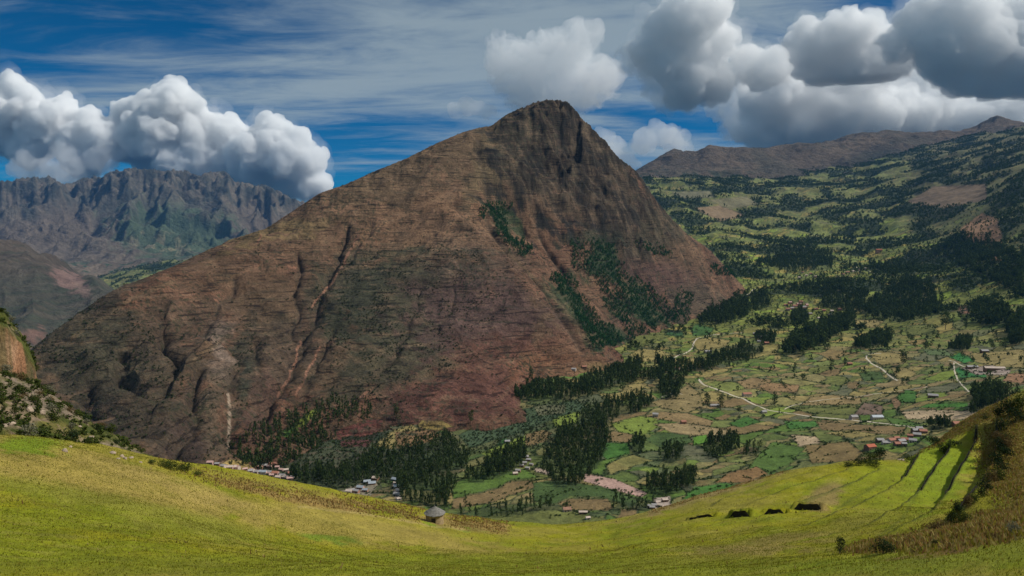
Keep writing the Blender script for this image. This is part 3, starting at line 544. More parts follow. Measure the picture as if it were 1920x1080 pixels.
def wood_noise(X, Y, V):
    n = 1.25*fbm(X/330,Y/330,6,.62,301); return n+.30*sst(540,400,V)-.55*sst(600,520,V)*0-.75*sst(500,640,V)
def c_val(X,Y,Z,U,V):
    col = np.empty(X.shape+(3,),np.float32); F1,E,ID = plots(X,Y); _,E2,ID2 = plots2(X,Y)
    r = np.random.default_rng(9).random(65536); r2 = np.random.default_rng(19).random(65536)
    n1 = fbm(X/150,Y/150,4,.5,221); n2 = fbm(X/14,Y/14,4,.6,231)
    split = r2[ID]>.5
    pick = np.where(split, (r[ID]*.6+r2[ID2]*.4), r[ID])
    far = sst(1500,2600,Y)
    k = (pick*16).astype(int)%16; col[:] = PAL_F[k]
    kf = np.array([0,2,2,4,7,2,0,3,2,9,12,2,12,13,14,4])[k]; col = lerp(col, PAL_F[kf]*np.array([1.12,1.12,.8]), far)
    green = sst(1250,950,Y)*.5; paint(col, green*sst(-.3,.4,n1), (.07,.12,.03))
    col *= (1+.25*n2)[...,None]
    edge = np.minimum(E*1.0, np.where(split,E2*1.2,9)); 
    paint(col, sst(.095,.035,edge+.02*n2)*.85, (.030,.042,.018))
    ter = sst(1900,2900,Y)*(1-sst(5000,7000,Y)); paint(col, ter*sst(.10,.04,E2+.02*n2)*.7, (.035,.045,.02)); col *= (1+ter*.5*(r2[ID2]-.5))[...,None]
    # streamside and steep ground left rough
    rough = ell(U,V,620,850,220,60,0,.4,.3*n1); paint(col, rough*.9, (.048,.055,.033)); paint(col, rough*sst(.2,.6,n2), (.085,.07,.045))
    paint(col, ell(U,V,1000,800,150,50,-15,.3)*.6, (.05,.07,.032))
    for poly,c in FIELDS:
        s = inpoly(U+2.0*n2,V+1.2*n2,poly,8); m = sst(-.8,.8,s); paint(col, m, np.array(c)); 
        paint(col, sst(1.6,.3,np.abs(s))*.55*(sst(850,1500,Y)*.0+1), (.035,.045,.02)); col *= (1+m*.16*n2)[...,None]
    # upper valley and hills: brown pasture, terraces, far woods as ground tone
    hi = sst(4200,5600,Y+300*n1); paint(col, hi*.45, (.13,.115,.06)); paint(col, sst(2300,3600,Y)*sst(-.1,.4,n1)*.5,(.16,.19,.06))
    rh = sst(1640,1760,U)*sst(470,420,V)+ell(U,V,1880,380,160,80,0,.3); paint(col, np.clip(rh,0,1)*.5, (.10,.082,.052))
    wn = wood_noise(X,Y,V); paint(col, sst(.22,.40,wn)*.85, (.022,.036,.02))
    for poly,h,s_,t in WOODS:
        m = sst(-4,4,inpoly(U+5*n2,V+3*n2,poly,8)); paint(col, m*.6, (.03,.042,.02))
    for poly,c in FIELDS[-12:]:
        s = inpoly(U+1.5*n2,V+1*n2,poly,8); m = sst(-.8,.8,s); paint(col, m, np.array(c))
    return col
def c_left(X,Y,Z,U,V):
    n1 = fbm(X/900,Y/900,5,.55,401); n2 = fbm(X/200,Y/200,5,.6,411)
    col = np.empty(X.shape+(3,),np.float32); col[:] = (.13,.105,.08); k = sst(430,370,V+20*n1)
    paint(col, k*.8, (.10,.095,.075)); paint(col, sst(.0,.5,n2)*k*.8, (.05,.055,.045)); paint(col, sst(.1,.6,-n2)*.5, (.17,.135,.10))
    paint(col, ell(U,V,330,440,120,50,10,.4,.5*n2)*.8, (.06,.10,.055)); paint(col, ell(U,V,300,455,90,30,10,.4,.8*n2)*sst(.1,.4,n2), (.22,.2,.12))
    f = sst(485,500,V); paint(col, f*.8, (.17,.13,.09)); paint(col, f*sst(.0,.3,n2+n1*.5), (.035,.075,.04))
    return col
def c_nleft(X,Y,Z,U,V):
    n1 = fbm(X/400,Y/400,5,.55,421); n2 = fbm(X/90,Y/90,5,.6,431); st = fbm((X-Y*.5)/60,(Y+X*.5)/700,4,.55,441)
    col = np.empty(X.shape+(3,),np.float32); col[:] = (.075,.072,.05); paint(col, sst(540,480,V+10*n1)*.8, (.115,.085,.062)); paint(col, sst(.1,.6,st)*.6, (.12,.10,.075)); paint(col, sst(.1,.6,-st)*.5, (.05,.065,.04))
    paint(col, ell(U,V,130,525,32,16,30,.4,.6*n2), (.22,.14,.115)); paint(col, ell(U,V,155,545,20,10,30,.4,.6*n2)*.8, (.22,.15,.12)); paint(col, ell(U,V,60,630,26,14,0,.4,.6*n2), (.2,.12,.09))
    return col
def c_right(X,Y,Z,U,V):
    n1 = fbm(X/600,Y/600,5,.55,451); n2 = fbm(X/130,Y/130,5,.6,461)
    col = np.empty(X.shape+(3,),np.float32); col[:] = (.115,.088,.062); paint(col, sst(.0,.6,n1)*.6, (.15,.11,.075)); paint(col, sst(.1,.6,-n1)*.6, (.07,.065,.045)); paint(col, sst(.2,.5,n2)*.45, (.05,.05,.04))
    paint(col, sst(310,335,V+6*n2)*sst(.0,.3,n2+n1)*.8, (.035,.05,.03)); paint(col, ell(U,V,1640,300,60,20,-10,.3,.5*n2)*.7,(.035,.04,.03))
    return col
def c_mead(X,Y,Z,U,V):
    n1 = fbm(X/22,Y/22,5,.55,501); n2 = fbm(X/5,Y/5,5,.6,511); st = fbm((X*.85+Y*.5)/7,(Y*.85-X*.5)/1.5,4,.6,521)
    col = np.empty(X.shape+(3,),np.float32); col[:] = (.30,.285,.010)
    paint(col, sst(-.1,.6,n1+.3*n2)*.7, (.34,.285,.045)); paint(col, sst(.0,.6,-n1+.4*n2)*.55, (.20,.25,.012)); paint(col, sst(.1,.7,st)*.35, (.36,.31,.07)); 
    WU=U+14*n1; WV=V+7*n2
    def b(cu,cv,ru,rv,rot,c,k=1,soft=.35): paint(col, k*ell(WU,WV,cu,cv,ru,rv,rot,soft,.4*n2), c)
    b(180,900,300,55,17,(.40,.295,.075),.85); b(600,980,330,26,9,(.40,.30,.075),.75); b(330,910,150,16,16,(.42,.31,.09),.6)
    b(60,835,60,18,0,(.19,.28,.012),.9); b(620,1010,60,7,5,(.15,.24,.02),.8); b(250,960,300,26,12,(.21,.26,.012),.6); b(860,985,60,8,6,(.2,.3,.02),.8)
    b(1540,930,34,22,-30,(.34,.24,.09),.8); b(1470,1010,90,10,-6,(.33,.235,.07),.7); b(1400,1030,140,9,0,(.36,.26,.085),.7); b(1300,935,160,14,-16,(.34,.27,.07),.7)
    b(1600,980,70,18,-20,(.32,.28,.05),.5); b(700,1060,900,22,0,(.22,.25,.018),.6); b(1750,1050,300,26,-5,(.21,.27,.012),.6)
    b(1860,990,170,30,-10,(.26,.155,.05),.95); b(1660,1022,70,12,-8,(.25,.16,.05),.85); b(1930,900,60,60,0,(.30,.20,.06),.9); b(1870,905,30,60,15,(.34,.31,.02),.7); b(1890,800,60,50,0,(.26,.20,.045),.85); b(1790,800,90,12,-28,(.33,.24,.07),.85)
    b(1760,880,60,75,30,(.24,.33,.012),.75); b(1680,930,80,60,30,(.26,.30,.012),.5)
    for p in [[(1720,925),(1690,975),(1640,1010)],[(1600,905),(1500,945)],[(1650,905),(1560,960)]]: paint(col, sst(2,.4,pld(U+3*n2,V,p)/2.2)*.45, (.12,.15,.02))
    # dry verge along the far lip, behind the thatched hut
    edge = [(u,v+1) for u,v,d in ME if 240<u<960]; paint(col, sst(1.4,.3,pld(WU,WV,edge)/13)*sst(330,480,U)*.8*sst(-.6,.2,n1+n2), (.34,.21,.075)); paint(col, sst(1.2,.4,pld(U,V+2*n2,[(560,950),(700,965),(800,985),(870,992)])/2.2)*.7, (.46,.35,.12))
    paint(col, sst(1.2,.5,pld(WU,WV,[(u,v) for u,v,d in ME if 1150<u<1500])/6)*.6, (.36,.24,.11))
    bank = sst(260,210,U)*sst(.9,1.15,0*U+1)*0
    # earth of the drop beyond the lip
    # stone faces of the walled risers, their shade painted in dark
    for line, hs in TW[:NWALL]:
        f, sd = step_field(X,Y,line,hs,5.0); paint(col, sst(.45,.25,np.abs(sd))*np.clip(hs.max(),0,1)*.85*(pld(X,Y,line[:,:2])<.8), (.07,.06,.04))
    for line, hs in TW[NWALL:]: paint(col, sst(.9,.2,pld(X+.4*n2,Y,line[:,:2]))*.7, (.10,.11,.025))
    return col*.74
QUICK = globals().get('QUICK', False)
q = 1
mead = sheet('meadow', Z_meadow, -420, 2350, -22, 420, 900, 900, M_GRS, c_mead, apex=30)
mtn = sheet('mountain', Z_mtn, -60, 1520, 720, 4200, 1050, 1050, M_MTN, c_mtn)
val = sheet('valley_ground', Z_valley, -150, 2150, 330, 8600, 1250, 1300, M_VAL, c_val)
fl = sheet('far_mountains', Z_left, -350, 900, 5600, 16000, 520, 520, M_FAR, c_left)
nlm = sheet('valley_side_hill', Z_nleft, -400, 420, 3000, 7200, 360, 320, M_FAR, c_nleft)
fr = sheet('far_hills', Z_right, 1050, 2150, 6500, 11000, 520, 320, M_FAR, c_right)

scr = sheet('scrub_hillside', Z_scrub, -330, 470, 95, 260, 620, 620, mat_ground('scrub_earth', .9, .45, 1.0, .8, mid=6), c_scrub)
# z-buffer of the whole ground, to know which ground each sight line meets
ZB = np.full((1080//3+2,1920//3+2), 1e9)
for nm,(x,y,z,u,v) in VB.items():
    m = (u>=0)&(u<1920)&(v>=0)&(v<1080)&(y>20); np.minimum.at(ZB, ((v[m]/3).astype(int),(u[m]/3).astype(int)), y[m])
def visible(x,y,z,u,v,tol=1.04):
    m = (u>=0)&(u<1920)&(v>=0)&(v<1080)&(y>20); r = np.zeros(u.shape,bool); r[m] = y[m] <= tol*ZB[(v[m]/3).astype(int),(u[m]/3).astype(int)]+3; return r
VIS = {nm: visible(*a) for nm,a in VB.items()}
def ground_px(u, v, sheets=('mountain','valley_ground'), r=4):
    """world point of the visible ground nearest to a photo pixel"""
    best = None
    for nm in sheets:
        x,y,z,U,V = VB[nm]; m = np.nonzero((np.abs(U-u)<r)&(np.abs(V-v)<r)&VIS[nm])[0]
        if len(m) == 0: continue
        k = m[np.argmin((U[m]-u)**2+(V[m]-v)**2)]
        if best is None or y[k] < best[1]: best = (x[k],y[k],z[k])
    if best is None and r<30: return ground_px(u,v,sheets,r*2)
    return best
# ------------------------------------------------------------------ clouds: real bodies of vapour, far beyond the ranges
g3 = np.random.default_rng(5).random((64,64,64)).astype(np.float32)*2-1
def vn3(p, s=0):
    p = p+s*7.7; i = np.floor(p).astype(int); f = p-i; f = f*f*(3-2*f); r = 0
    for a in (0,1):
        for b in (0,1):
            for c in (0,1):
                wgt = (f[:,0] if a else 1-f[:,0])*(f[:,1] if b else 1-f[:,1])*(f[:,2] if c else 1-f[:,2])
                r = r+wgt*g3[(i[:,0]+a)&63,(i[:,1]+b)&63,(i[:,2]+c)&63]
    return r
def ico(sub):
    import bmesh
    bm = bmesh.new(); bmesh.ops.create_icosphere(bm, subdivisions=sub, radius=1)
    V = np.array([v.co[:] for v in bm.verts]); F = np.array([[v.index for v in f.verts] for f in bm.faces]); bm.free(); return V, F
def mat_cloud(name, dens, albedo=(.985,.99,.995), emit=0):
    m = bpy.data.materials.new(name); m.use_nodes = True; nt = m.node_tree; nt.nodes.clear()
    o = N(nt,'ShaderNodeOutputMaterial'); v = N(nt,'ShaderNodeVolumePrincipled'); v.inputs['Color'].default_value = (*albedo,1); v.inputs['Density'].default_value = dens
    v.inputs['Anisotropy'].default_value = 0.0
    L(nt, v.outputs[0], o.inputs['Volume']); return m
I2 = ico(2)
def make_cloud(name, D, puffs, seed, mat, label, vox=23, depth=.8, rough=1.0, flat=None, parent=None, grow=1.0):
    """puffs: (u, v, radius px) in the photograph; each becomes a heap of billows at distance D"""
    r = np.random.default_rng(seed); k = D/FPX; Vs=[]; Fs=[]; n=0; kids=[]
    for u,v,rad in puffs:
        c = P(u,v,D)+np.array([0,r.uniform(-.5,.5)*rad*k*depth*1.5,0]); R = rad*k*grow; kids.append((c,R))
        for j in range(int(16)):
            d = r.normal(size=3); d /= np.linalg.norm(d)
            if d[2]<-.25: d[2]*=-.5
            d[1] *= depth; q = R*r.uniform(.24,.50); c2 = c+d*(R*1.0-q*.35); kids.append((c2,q))
            for l in range(5):
                e = r.normal(size=3)+d*.9; e /= np.linalg.norm(e)
                if e[2]<-.4: continue
                c3 = c2+e*q*.85; q3 = q*r.uniform(.28,.5); kids.append((c3,q3))
                if l<3:
                    f = r.normal(size=3)+e*.8; f /= np.linalg.norm(f); kids.append((c3+f*q3*.9, q3*r.uniform(.35,.55)))
    for c,R in kids:
        Vs.append(c+I2[0]*R*np.array([1,1,.92])); Fs.append(I2[1]+n); n += len(I2[0])
    me = bpy.data.meshes.new('tmp'); V = np.concatenate(Vs); F = np.concatenate(Fs)
    org = V.mean(0); me.from_pydata((V-org).tolist(),[],F.tolist()); ob = bpy.data.objects.new('tmp',me); S.collection.objects.link(ob)
    md = ob.modifiers.new('r','REMESH'); md.mode='VOXEL'; md.voxel_size = vox*D/12000; md.adaptivity = 0
    dg = bpy.context.evaluated_depsgraph_get(); ev = ob.evaluated_get(dg); m2 = bpy.data.meshes.new_from_object(ev)
    bpy.data.objects.remove(ob); bpy.data.meshes.remove(me)
    co = np.empty(len(m2.vertices)*3,np.float32); m2.vertices.foreach_get('co',co); co = co.reshape(-1,3)
    no = np.empty(len(m2.vertices)*3,np.float32); m2.vertices.foreach_get('normal',no); no = no.reshape(-1,3)
    sc = D/12000; p = (co+org)/sc; dsp = 0
    wob = np.stack([vn3(p/230,s_) for s_ in (31,32,33)],-1)*46*sc*rough
    for L_,A in ((300,40),(150,50),(75,36),(38,16)): dsp = dsp+A*(1-2*np.abs(vn3(p/L_,L_)))
    co = co+wob+no*(dsp*sc*rough)[:,None]
    if flat is not None:
        zf = P(960,flat,D)[2]-org[2]; low = co[:,2]<zf; co[low,2] = zf+(co[low,2]-zf)*.22
    def again(co_):                                 # knit the displaced skin into one clean closed body
        m2.vertices.foreach_set('co',co_.astype(np.float32).ravel()); m2.update(); o3 = bpy.data.objects.new('tmp',m2); S.collection.objects.link(o3)
        md = o3.modifiers.new('r','REMESH'); md.mode='VOXEL'; md.voxel_size = vox*.8*D/12000; dg = bpy.context.evaluated_depsgraph_get(); m4 = bpy.data.meshes.new_from_object(o3.evaluated_get(dg)); bpy.data.objects.remove(o3); return m4
    m2 = again(co); co = np.empty(len(m2.vertices)*3,np.float32); m2.vertices.foreach_get('co',co); co = co.reshape(-1,3)
    # drop stray specks: keep only the large connected bodies
    ed = np.empty(len(m2.edges)*2,np.int32); m2.edges.foreach_get('vertices',ed); ed = ed.reshape(-1,2); lab = np.arange(len(co))
    for _ in range(400):
        l0 = lab.copy(); mn = np.minimum(lab[ed[:,0]],lab[ed[:,1]]); np.minimum.at(lab,ed[:,0],mn); np.minimum.at(lab,ed[:,1],mn); lab = lab[lab]
        if (lab==l0).all(): break
    cnt = np.bincount(lab,minlength=len(co)); bad = cnt[lab]<.04*len(co); vbad = bad
    m2.vertices.foreach_set('co',co.ravel()); m2.materials.clear(); m2.polygons.foreach_set('use_smooth',np.ones(len(m2.polygons),bool)); m2.materials.append(mat); m2.name = name; m2.update()
    if vbad.any():
        import bmesh
        bm = bmesh.new(); bm.from_mesh(m2); bm.verts.ensure_lookup_table(); bmesh.ops.delete(bm, geom=[bm.verts[i] for i in np.nonzero(vbad)[0]], context='VERTS'); bm.to_mesh(m2); bm.free()
    o = bpy.data.objects.new(name,m2); o.location = org.tolist(); S.collection.objects.link(o)
    if parent is not None: o.parent = parent; o.location = (org-np.array(parent.location)).tolist(); return o
    tag(o,label,'cloud',group='cumulus clouds over the ranges')
    if mat in (CL,CR): make_cloud('frayed_edge', D, puffs, seed+50, CV, None, vox=40, depth=depth, rough=2.1, parent=o, grow=.97)
    return o
CL = mat_cloud('cloud_dense', .0085)
CR = mat_cloud('cloud_soft', .0048)
CW = mat_cloud('cloud_thin', .0016)
CV = mat_cloud('cloud_veil', .0004)
make_cloud('cumulus_cloud', 19000, [(40,215,45),(100,240,48),(150,262,45),(190,258,40),(60,270,40),(235,272,34),(20,180,30),(0,245,40),(150,300,30)], 1, CL, 'pale cumulus cloud resting over the left end of the far range at the left edge')
make_cloud('cumulus_cloud', 19500, [(290,255,58),(330,210,44),(350,250,50),(385,262,50),(420,262,36),(440,290,46),(475,300,40),(510,272,40),(545,300,42),(570,305,30),(480,335,34),(540,340,30),(580,350,28),(300,300,42),(350,305,45),(400,310,40),(255,245,30)], 2, CL, 'large bright cumulus cloud with tall towers sitting on the craggy far range')
make_cloud('cumulus_cloud', 16000, [(1265,55,48),(1300,35,44),(1330,75,44),(1320,120,42),(1270,110,52),(1290,150,46),(1340,150,38),(1230,105,36),(1280,178,28)], 3, CR, 'tall ragged cumulus cloud above the low notch right of the peak')
make_cloud('cumulus_cloud', 16000, [(1410,120,26),(1440,125,26),(1425,140,22),(1455,142,16)], 4, CR, 'small round cumulus cloud between the two bigger clouds')
make_cloud('cumulus_cloud', 17000, [(1530,95,42),(1580,75,40),(1620,90,48),(1665,110,44),(1560,120,44),(1510,75,24),(1640,135,40),(1600,140,40)], 5, CR, 'wide cumulus cloud with a flat grey base left of the largest cloud', flat=150)
make_cloud('cumulus_cloud', 15000, [(1730,50,44),(1790,40,52),(1850,40,50),(1900,60,52),(1820,95,56),(1760,100,48),(1880,115,56),(1930,120,60),(1990,90,70),(1700,80,30),(1930,35,40),(1810,140,40),(1870,165,34),(1940,170,40)], 6, CR, 'largest cumulus cloud filling the upper right corner', flat=180)
make_cloud('cumulus_cloud', 20000, [(1440,210,46),(1480,180,44),(1530,190,50),(1580,210,52),(1500,235,50),(1560,250,46),(1620,230,44),(1660,210,40),(1700,220,40),(1760,215,40),(1440,250,36),(1820,225,34),(1880,215,34)], 7, CR, 'long shadowed cumulus bank behind the right hand skyline')
make_cloud('cumulus_cloud', 17500, [(960,120,32),(985,145,36),(1020,150,40),(1060,140,40),(1090,160,36),(1050,185,34),(1000,180,30),(940,95,18),(1030,95,22),(1085,90,22),(1115,150,26)], 8, CW, 'thin ragged cloud rising behind the summit of the central mountain', rough=2.3)
make_cloud('cumulus_cloud', 18000, [(855,207,11),(875,204,13),(893,204,12),(915,208,9),(925,209,6)], 9, CW, 'smallest wisp of cloud left of the summit', rough=.8)
make_cloud('cumulus_cloud', 21000, [(1215,268,18),(1240,258,20),(1262,268,18),(1160,290,20),(1175,305,14),(1135,270,14)], 10, CW, 'low pale cloud in the notch right of the central mountain', rough=1.2)

make_cloud('cumulus_cloud', 22000, [(1400,200,30),(1380,235,28),(1420,170,26),(1350,210,20),(1700,175,46),(1760,190,40),(1640,180,36),(1580,150,30)], 11, CW, 'pale thin cloud filling the gap between the bank and the higher clouds', rough=1.8)
make_cloud('cumulus_cloud', 18500, [(60,315,22),(120,320,30),(150,345,18),(200,300,20),(40,300,16)], 12, CW, 'thin trailing cloud hanging under the left end of the left hand clouds', rough=1.6)
make_cloud('cumulus_cloud', 15800, [(1190,120,16),(1210,95,20),(1235,150,26),(1215,130,18),(1255,190,18)], 13, CW, 'frayed grey wisp on the left side of the tall ragged cloud', rough=1.8)
# ------------------------------------------------------------------ foliage
def mat_leaf(name, c1, c2, scale=3.0, trans=.25):
    m = bpy.data.materials.new(name); m.use_nodes = True; nt = m.node_tree; nt.nodes.clear()
    o = N(nt,'ShaderNodeOutputMaterial'); g = N(nt,'ShaderNodeNewGeometry'); n = N(nt,'ShaderNodeTexNoise', i={'Scale':1/scale,'Detail':3}); L(nt,g.outputs['Position'],n.inputs['Vector'])
    w_ = N(nt,'ShaderNodeTexWhiteNoise'); sn = N(nt,'ShaderNodeVectorMath',operation='SNAP'); sn.inputs[1].default_value=(scale*.4,)*3; L(nt,g.outputs['Position'],sn.inputs[0]); L(nt,sn.outputs[0],w_.inputs['Vector'])
    ad = N(nt,'ShaderNodeMath',operation='MULTIPLY_ADD',i={1:.35}); L(nt,w_.outputs[0],ad.inputs[0]); L(nt,n.outputs[0],ad.inputs[2])
    r = N(nt,'ShaderNodeMapRange',i={'From Min':.4,'From Max':.9}); L(nt,ad.outputs[0],r.inputs[0])
    mx = N(nt,'ShaderNodeMix',data_type='RGBA'); L(nt,r.outputs[0],mx.inputs[0]); mx.inputs[6].default_value=(*c1,1); mx.inputs[7].default_value=(*c2,1)
    d = N(nt,'ShaderNodeBsdfDiffuse'); t = N(nt,'ShaderNodeBsdfTranslucent'); L(nt,mx.outputs[2],d.inputs[0]); L(nt,mx.outputs[2],t.inputs[0])
    s = N(nt,'ShaderNodeMixShader'); s.inputs[0].default_value=trans; L(nt,d.outputs[0],s.inputs[1]); L(nt,t.outputs[0],s.inputs[2]); L(nt,s.outputs[0],o.inputs[0]); return m
def mat_plain(name, c, rough=.85, var=.3, scale=1.0, metal=0):
    m = bpy.data.materials.new(name); m.use_nodes = True; nt = m.node_tree; b = nt.nodes['Principled BSDF']; b.inputs['Roughness'].default_value=rough; b.inputs['Metallic'].default_value=metal; b.inputs['Specular IOR Level'].default_value=.25
    g = N(nt,'ShaderNodeNewGeometry'); n = N(nt,'ShaderNodeTexNoise',i={'Scale':1/scale,'Detail':5,'Roughness':.65}); L(nt,g.outputs['Position'],n.inputs['Vector'])
    r = N(nt,'ShaderNodeMapRange',i={'From Min':.3,'From Max':.7,'To Min':1-var,'To Max':1+var}); L(nt,n.outputs[0],r.inputs[0])
    s = N(nt,'ShaderNodeVectorMath',operation='SCALE'); s.inputs[0].default_value=c; L(nt,r.outputs[0],s.inputs['Scale']); L(nt,s.outputs[0],b.inputs['Base Color']); return m
M_EUC = mat_leaf('eucalyptus_leaf',(.016,.032,.012),(.078,.108,.034),6)
M_EUB = mat_leaf('young_eucalyptus_leaf',(.020,.060,.024),(.045,.105,.040),5)
M_BSH = mat_leaf('shrub_leaf',(.030,.045,.012),(.075,.095,.022),.7)
M_BSD = mat_leaf('dark_shrub_leaf',(.012,.022,.010),(.035,.055,.022),.5)
M_BSB = mat_leaf('dry_shrub_leaf',(.075,.052,.022),(.15,.105,.045),.6)
M_BSG = mat_leaf('grey_shrub_leaf',(.11,.11,.07),(.22,.21,.14),.5)
M_BARK = mat_plain('bark',(.11,.085,.06))
def quads(c, n, s, asp=1.0):
    """leaf cards: centres, normals, sizes -> vertices and faces"""
    n = n/np.linalg.norm(n,axis=1,keepdims=True); a = np.cross(n, np.array([.3,.2,1.])+0*n); a /= np.linalg.norm(a,axis=1,keepdims=True)+1e-9; b = np.cross(n,a)
    th = RNG.uniform(0,6.28,len(c))[:,None]; a2 = a*np.cos(th)+b*np.sin(th); b2 = -a*np.sin(th)+b*np.cos(th); s = np.asarray(s)[:,None]
    V = np.stack([c-a2*s, c-b2*s*.7*asp, c+a2*s, c+b2*s*.7*asp],1).reshape(-1,3); return V, np.arange(len(V)).reshape(-1,4)
def crown(h, w, nq, kind, seed):
    """leaf cards of one crown: kind 'tall' (narrow eucalyptus), 'round' (broad), 'bush'"""
    r = np.random.default_rng(seed); C=[]; Nn=[]
    nc = {'tall':9,'round':10,'bush':9}[kind]
    for k in range(nc):
        if kind=='tall': zc = h*(.22+.74*(k+r.uniform(-.3,.3))/nc); rr = w*.5*(1-.55*abs((zc/h-.45)/.55)**1.6)*r.uniform(.6,1.0); off = w*.26*r.uniform(0,1); hz = h*.085
        elif kind=='round': zc = h*r.uniform(.35,.88); rr = w*.30*r.uniform(.7,1.1); off = w*.34*math.sqrt(max(0,1-((zc/h-.55)/.5)**2))*r.uniform(.4,1); hz = rr*.8
        else: zc = h*r.uniform(.15,.75); rr = w*.27*r.uniform(.7,1.15); off = w*.36*(1-(zc/h)*.6)*r.uniform(.2,1); hz = h*.28
        a = r.uniform(0,6.28); m = nq//nc; d = r.normal(size=(m,3)); d /= np.linalg.norm(d,axis=1,keepdims=True)
        rad = r.uniform(.55,1.05,m)[:,None]; c = np.array([off*math.cos(a),off*math.sin(a),zc])+d*rad*np.array([rr,rr,hz]); C.append(c); Nn.append(d+r.normal(size=(m,3))*.5)
    C = np.concatenate(C); Nn = np.concatenate(Nn); s = {'tall':.085,'round':.075,'bush':.085}[kind]*math.sqrt(120/nq)*math.sqrt(w*h)*r.uniform(.7,1.3,len(C))
    C[:,2] = np.maximum(C[:,2],.03*h); return quads(C,Nn,s)
def trunk(h, r0, lean=.02, limbs=3, seed=0):
    r = np.random.default_rng(seed); V=[]; F=[]; 
    def tube(p, q, ra, rb, seg=5):
        n=len(V)*1; base=sum(len(v) for v in V); d=np.array(q)-np.array(p); a=np.cross(d,[0.1,.9,.3]); a/=np.linalg.norm(a); b=np.cross(d,a); b/=np.linalg.norm(b); t=np.arange(seg)*2*np.pi/seg
        ring=np.cos(t)[:,None]*a+np.sin(t)[:,None]*b; V.append(np.concatenate([p+ring*ra,q+ring*rb])); 
        for k in range(seg): F.append([base+k,base+(k+1)%seg,base+seg+(k+1)%seg,base+seg+k])
    top=np.array([lean*h,lean*h*.4,h*.8]); tube(np.zeros(3)-[0,0,.5],top*.5,r0,r0*.6); tube(top*.5,top,r0*.6,r0*.2)
    for k in range(limbs):
        p=top*(.35+.15*k); a=r.uniform(0,6.28); tube(p,p+np.array([math.cos(a)*h*.13,math.sin(a)*h*.13,h*.16]),r0*.35,r0*.12,4)
    return np.concatenate(V), np.array(F)
def merge(parts):
    V=[];F=[];n=0
    for v,f in parts: V.append(v); F.append(f+n); n+=len(v)
    return np.concatenate(V), np.concatenate(F)
def scatter_mesh(name, pts, hs, ws, variants, mat, label, kind='stuff', upright=True):
    """many small plants as one mesh; variants are unit meshes"""
    pts=np.asarray(pts); Vs=[];Fs=[];n=0; vid=RNG.integers(0,len(variants),len(pts))
    for k,(v,f) in enumerate(variants):
        m=vid==k
        if not m.any(): continue
        p=pts[m]; th=RNG.uniform(0,6.28,m.sum()); c,s=np.cos(th),np.sin(th); h=hs[m]; w_=ws[m]
        X=(v[None,:,0]*c[:,None]-v[None,:,1]*s[:,None])*w_[:,None]+p[:,0:1]; Y=(v[None,:,0]*s[:,None]+v[None,:,1]*c[:,None])*w_[:,None]+p[:,1:2]; Z=v[None,:,2]*h[:,None]+p[:,2:3]
        Vs.append(np.stack([X,Y,Z],-1).reshape(-1,3)); Fs.append((f[None]+(np.arange(m.sum())*len(v))[:,None,None]).reshape(-1,4)+n); n+=m.sum()*len(v)
    o=mesh_np(name,np.concatenate(Vs),np.concatenate(Fs),mat,smooth=False); tag(o,label,'vegetation',kind=kind); return o
def thin(x, y, cell, keep=None):
    a=RNG.permutation(len(x)); kx=np.floor(x[a]/cell+.3*pn(x[a]/cell/3,y[a]/cell/3,5)).astype(np.int64); ky=np.floor(y[a]/cell).astype(np.int64); _,i=np.unique(kx*1000003+ky,return_index=True); return a[i]
def unit(kind, nq, seed, w=1.0): return crown(1.0, w, nq, kind, seed)
# crowns scaled by (w,h): width ~ .35-.5 of the height for eucalyptus
U_NEAR=[unit('tall',140,s) for s in range(6)]; U_MID=[unit('tall',66,s+10) for s in range(5)]; U_FAR=[unit('round',30,s+20) for s in range(5)]; U_BUSH=[unit('bush',36,s+30) for s in range(4)]; U_RND=[unit('round',110,s+40) for s in range(4)]
def seat(nm, m, jit):
    x,y=VB[nm][0][m]+RNG.uniform(-jit,jit,len(m)),VB[nm][1][m]+RNG.uniform(-jit,jit,len(m)); return x,y,(Z_mtn if nm=='mountain' else Z_valley)(x,y)
# --- the woods
cand=[]
WLAB={'a':'steep wood above the village','b':'dense wood by the village','c':'straight edged wood at the mountain foot','d':'wood sloping to the riverbed','e':'tree band by the white road bend','f':'slanting row in mid valley','g':'clump at the mountain right foot','h':'big upper wood','i':'wood at the right edge','j':'clump above the brown oval field','k':'short rows in green fields','l':'loose clump above the riverbed','m':'big clump above the bare field','n':'square block by the bare field','o':'line beyond the meadow lip','p':'clump among terraced plots'}
for poly,h,sp,t in WOODS:
    a=np.array(poly)
    for nm in ('valley_ground','mountain'):
        x,y,z,u,v=VB[nm]; m=np.nonzero((u>a[:,0].min())&(u<a[:,0].max())&(v>a[:,1].min())&(v<a[:,1].max())&VIS[nm])[0]
        if len(m)==0: continue
        m=m[inpoly(u[m],v[m],poly)+7*fbm(u[m]/22,v[m]/12,3,.6,17)>0]
        if len(m)==0: continue
        m=m[thin(x[m],y[m],sp*.82)]; m=m[fbm(x[m]/38,y[m]/38,3,.5,27)<.34]
        hh=h*RNG.uniform(.65,1.2,len(m))*(.9+.25*pn(x[m]/60,y[m]/60,9)); qx,qy,qz=seat(nm,m,3.5); cand.append((qx,qy,qz,hh,np.array([t]*len(m))))
cx,cy,cz,ch,ct=[np.concatenate([c[k] for c in cand]) for k in range(5)]
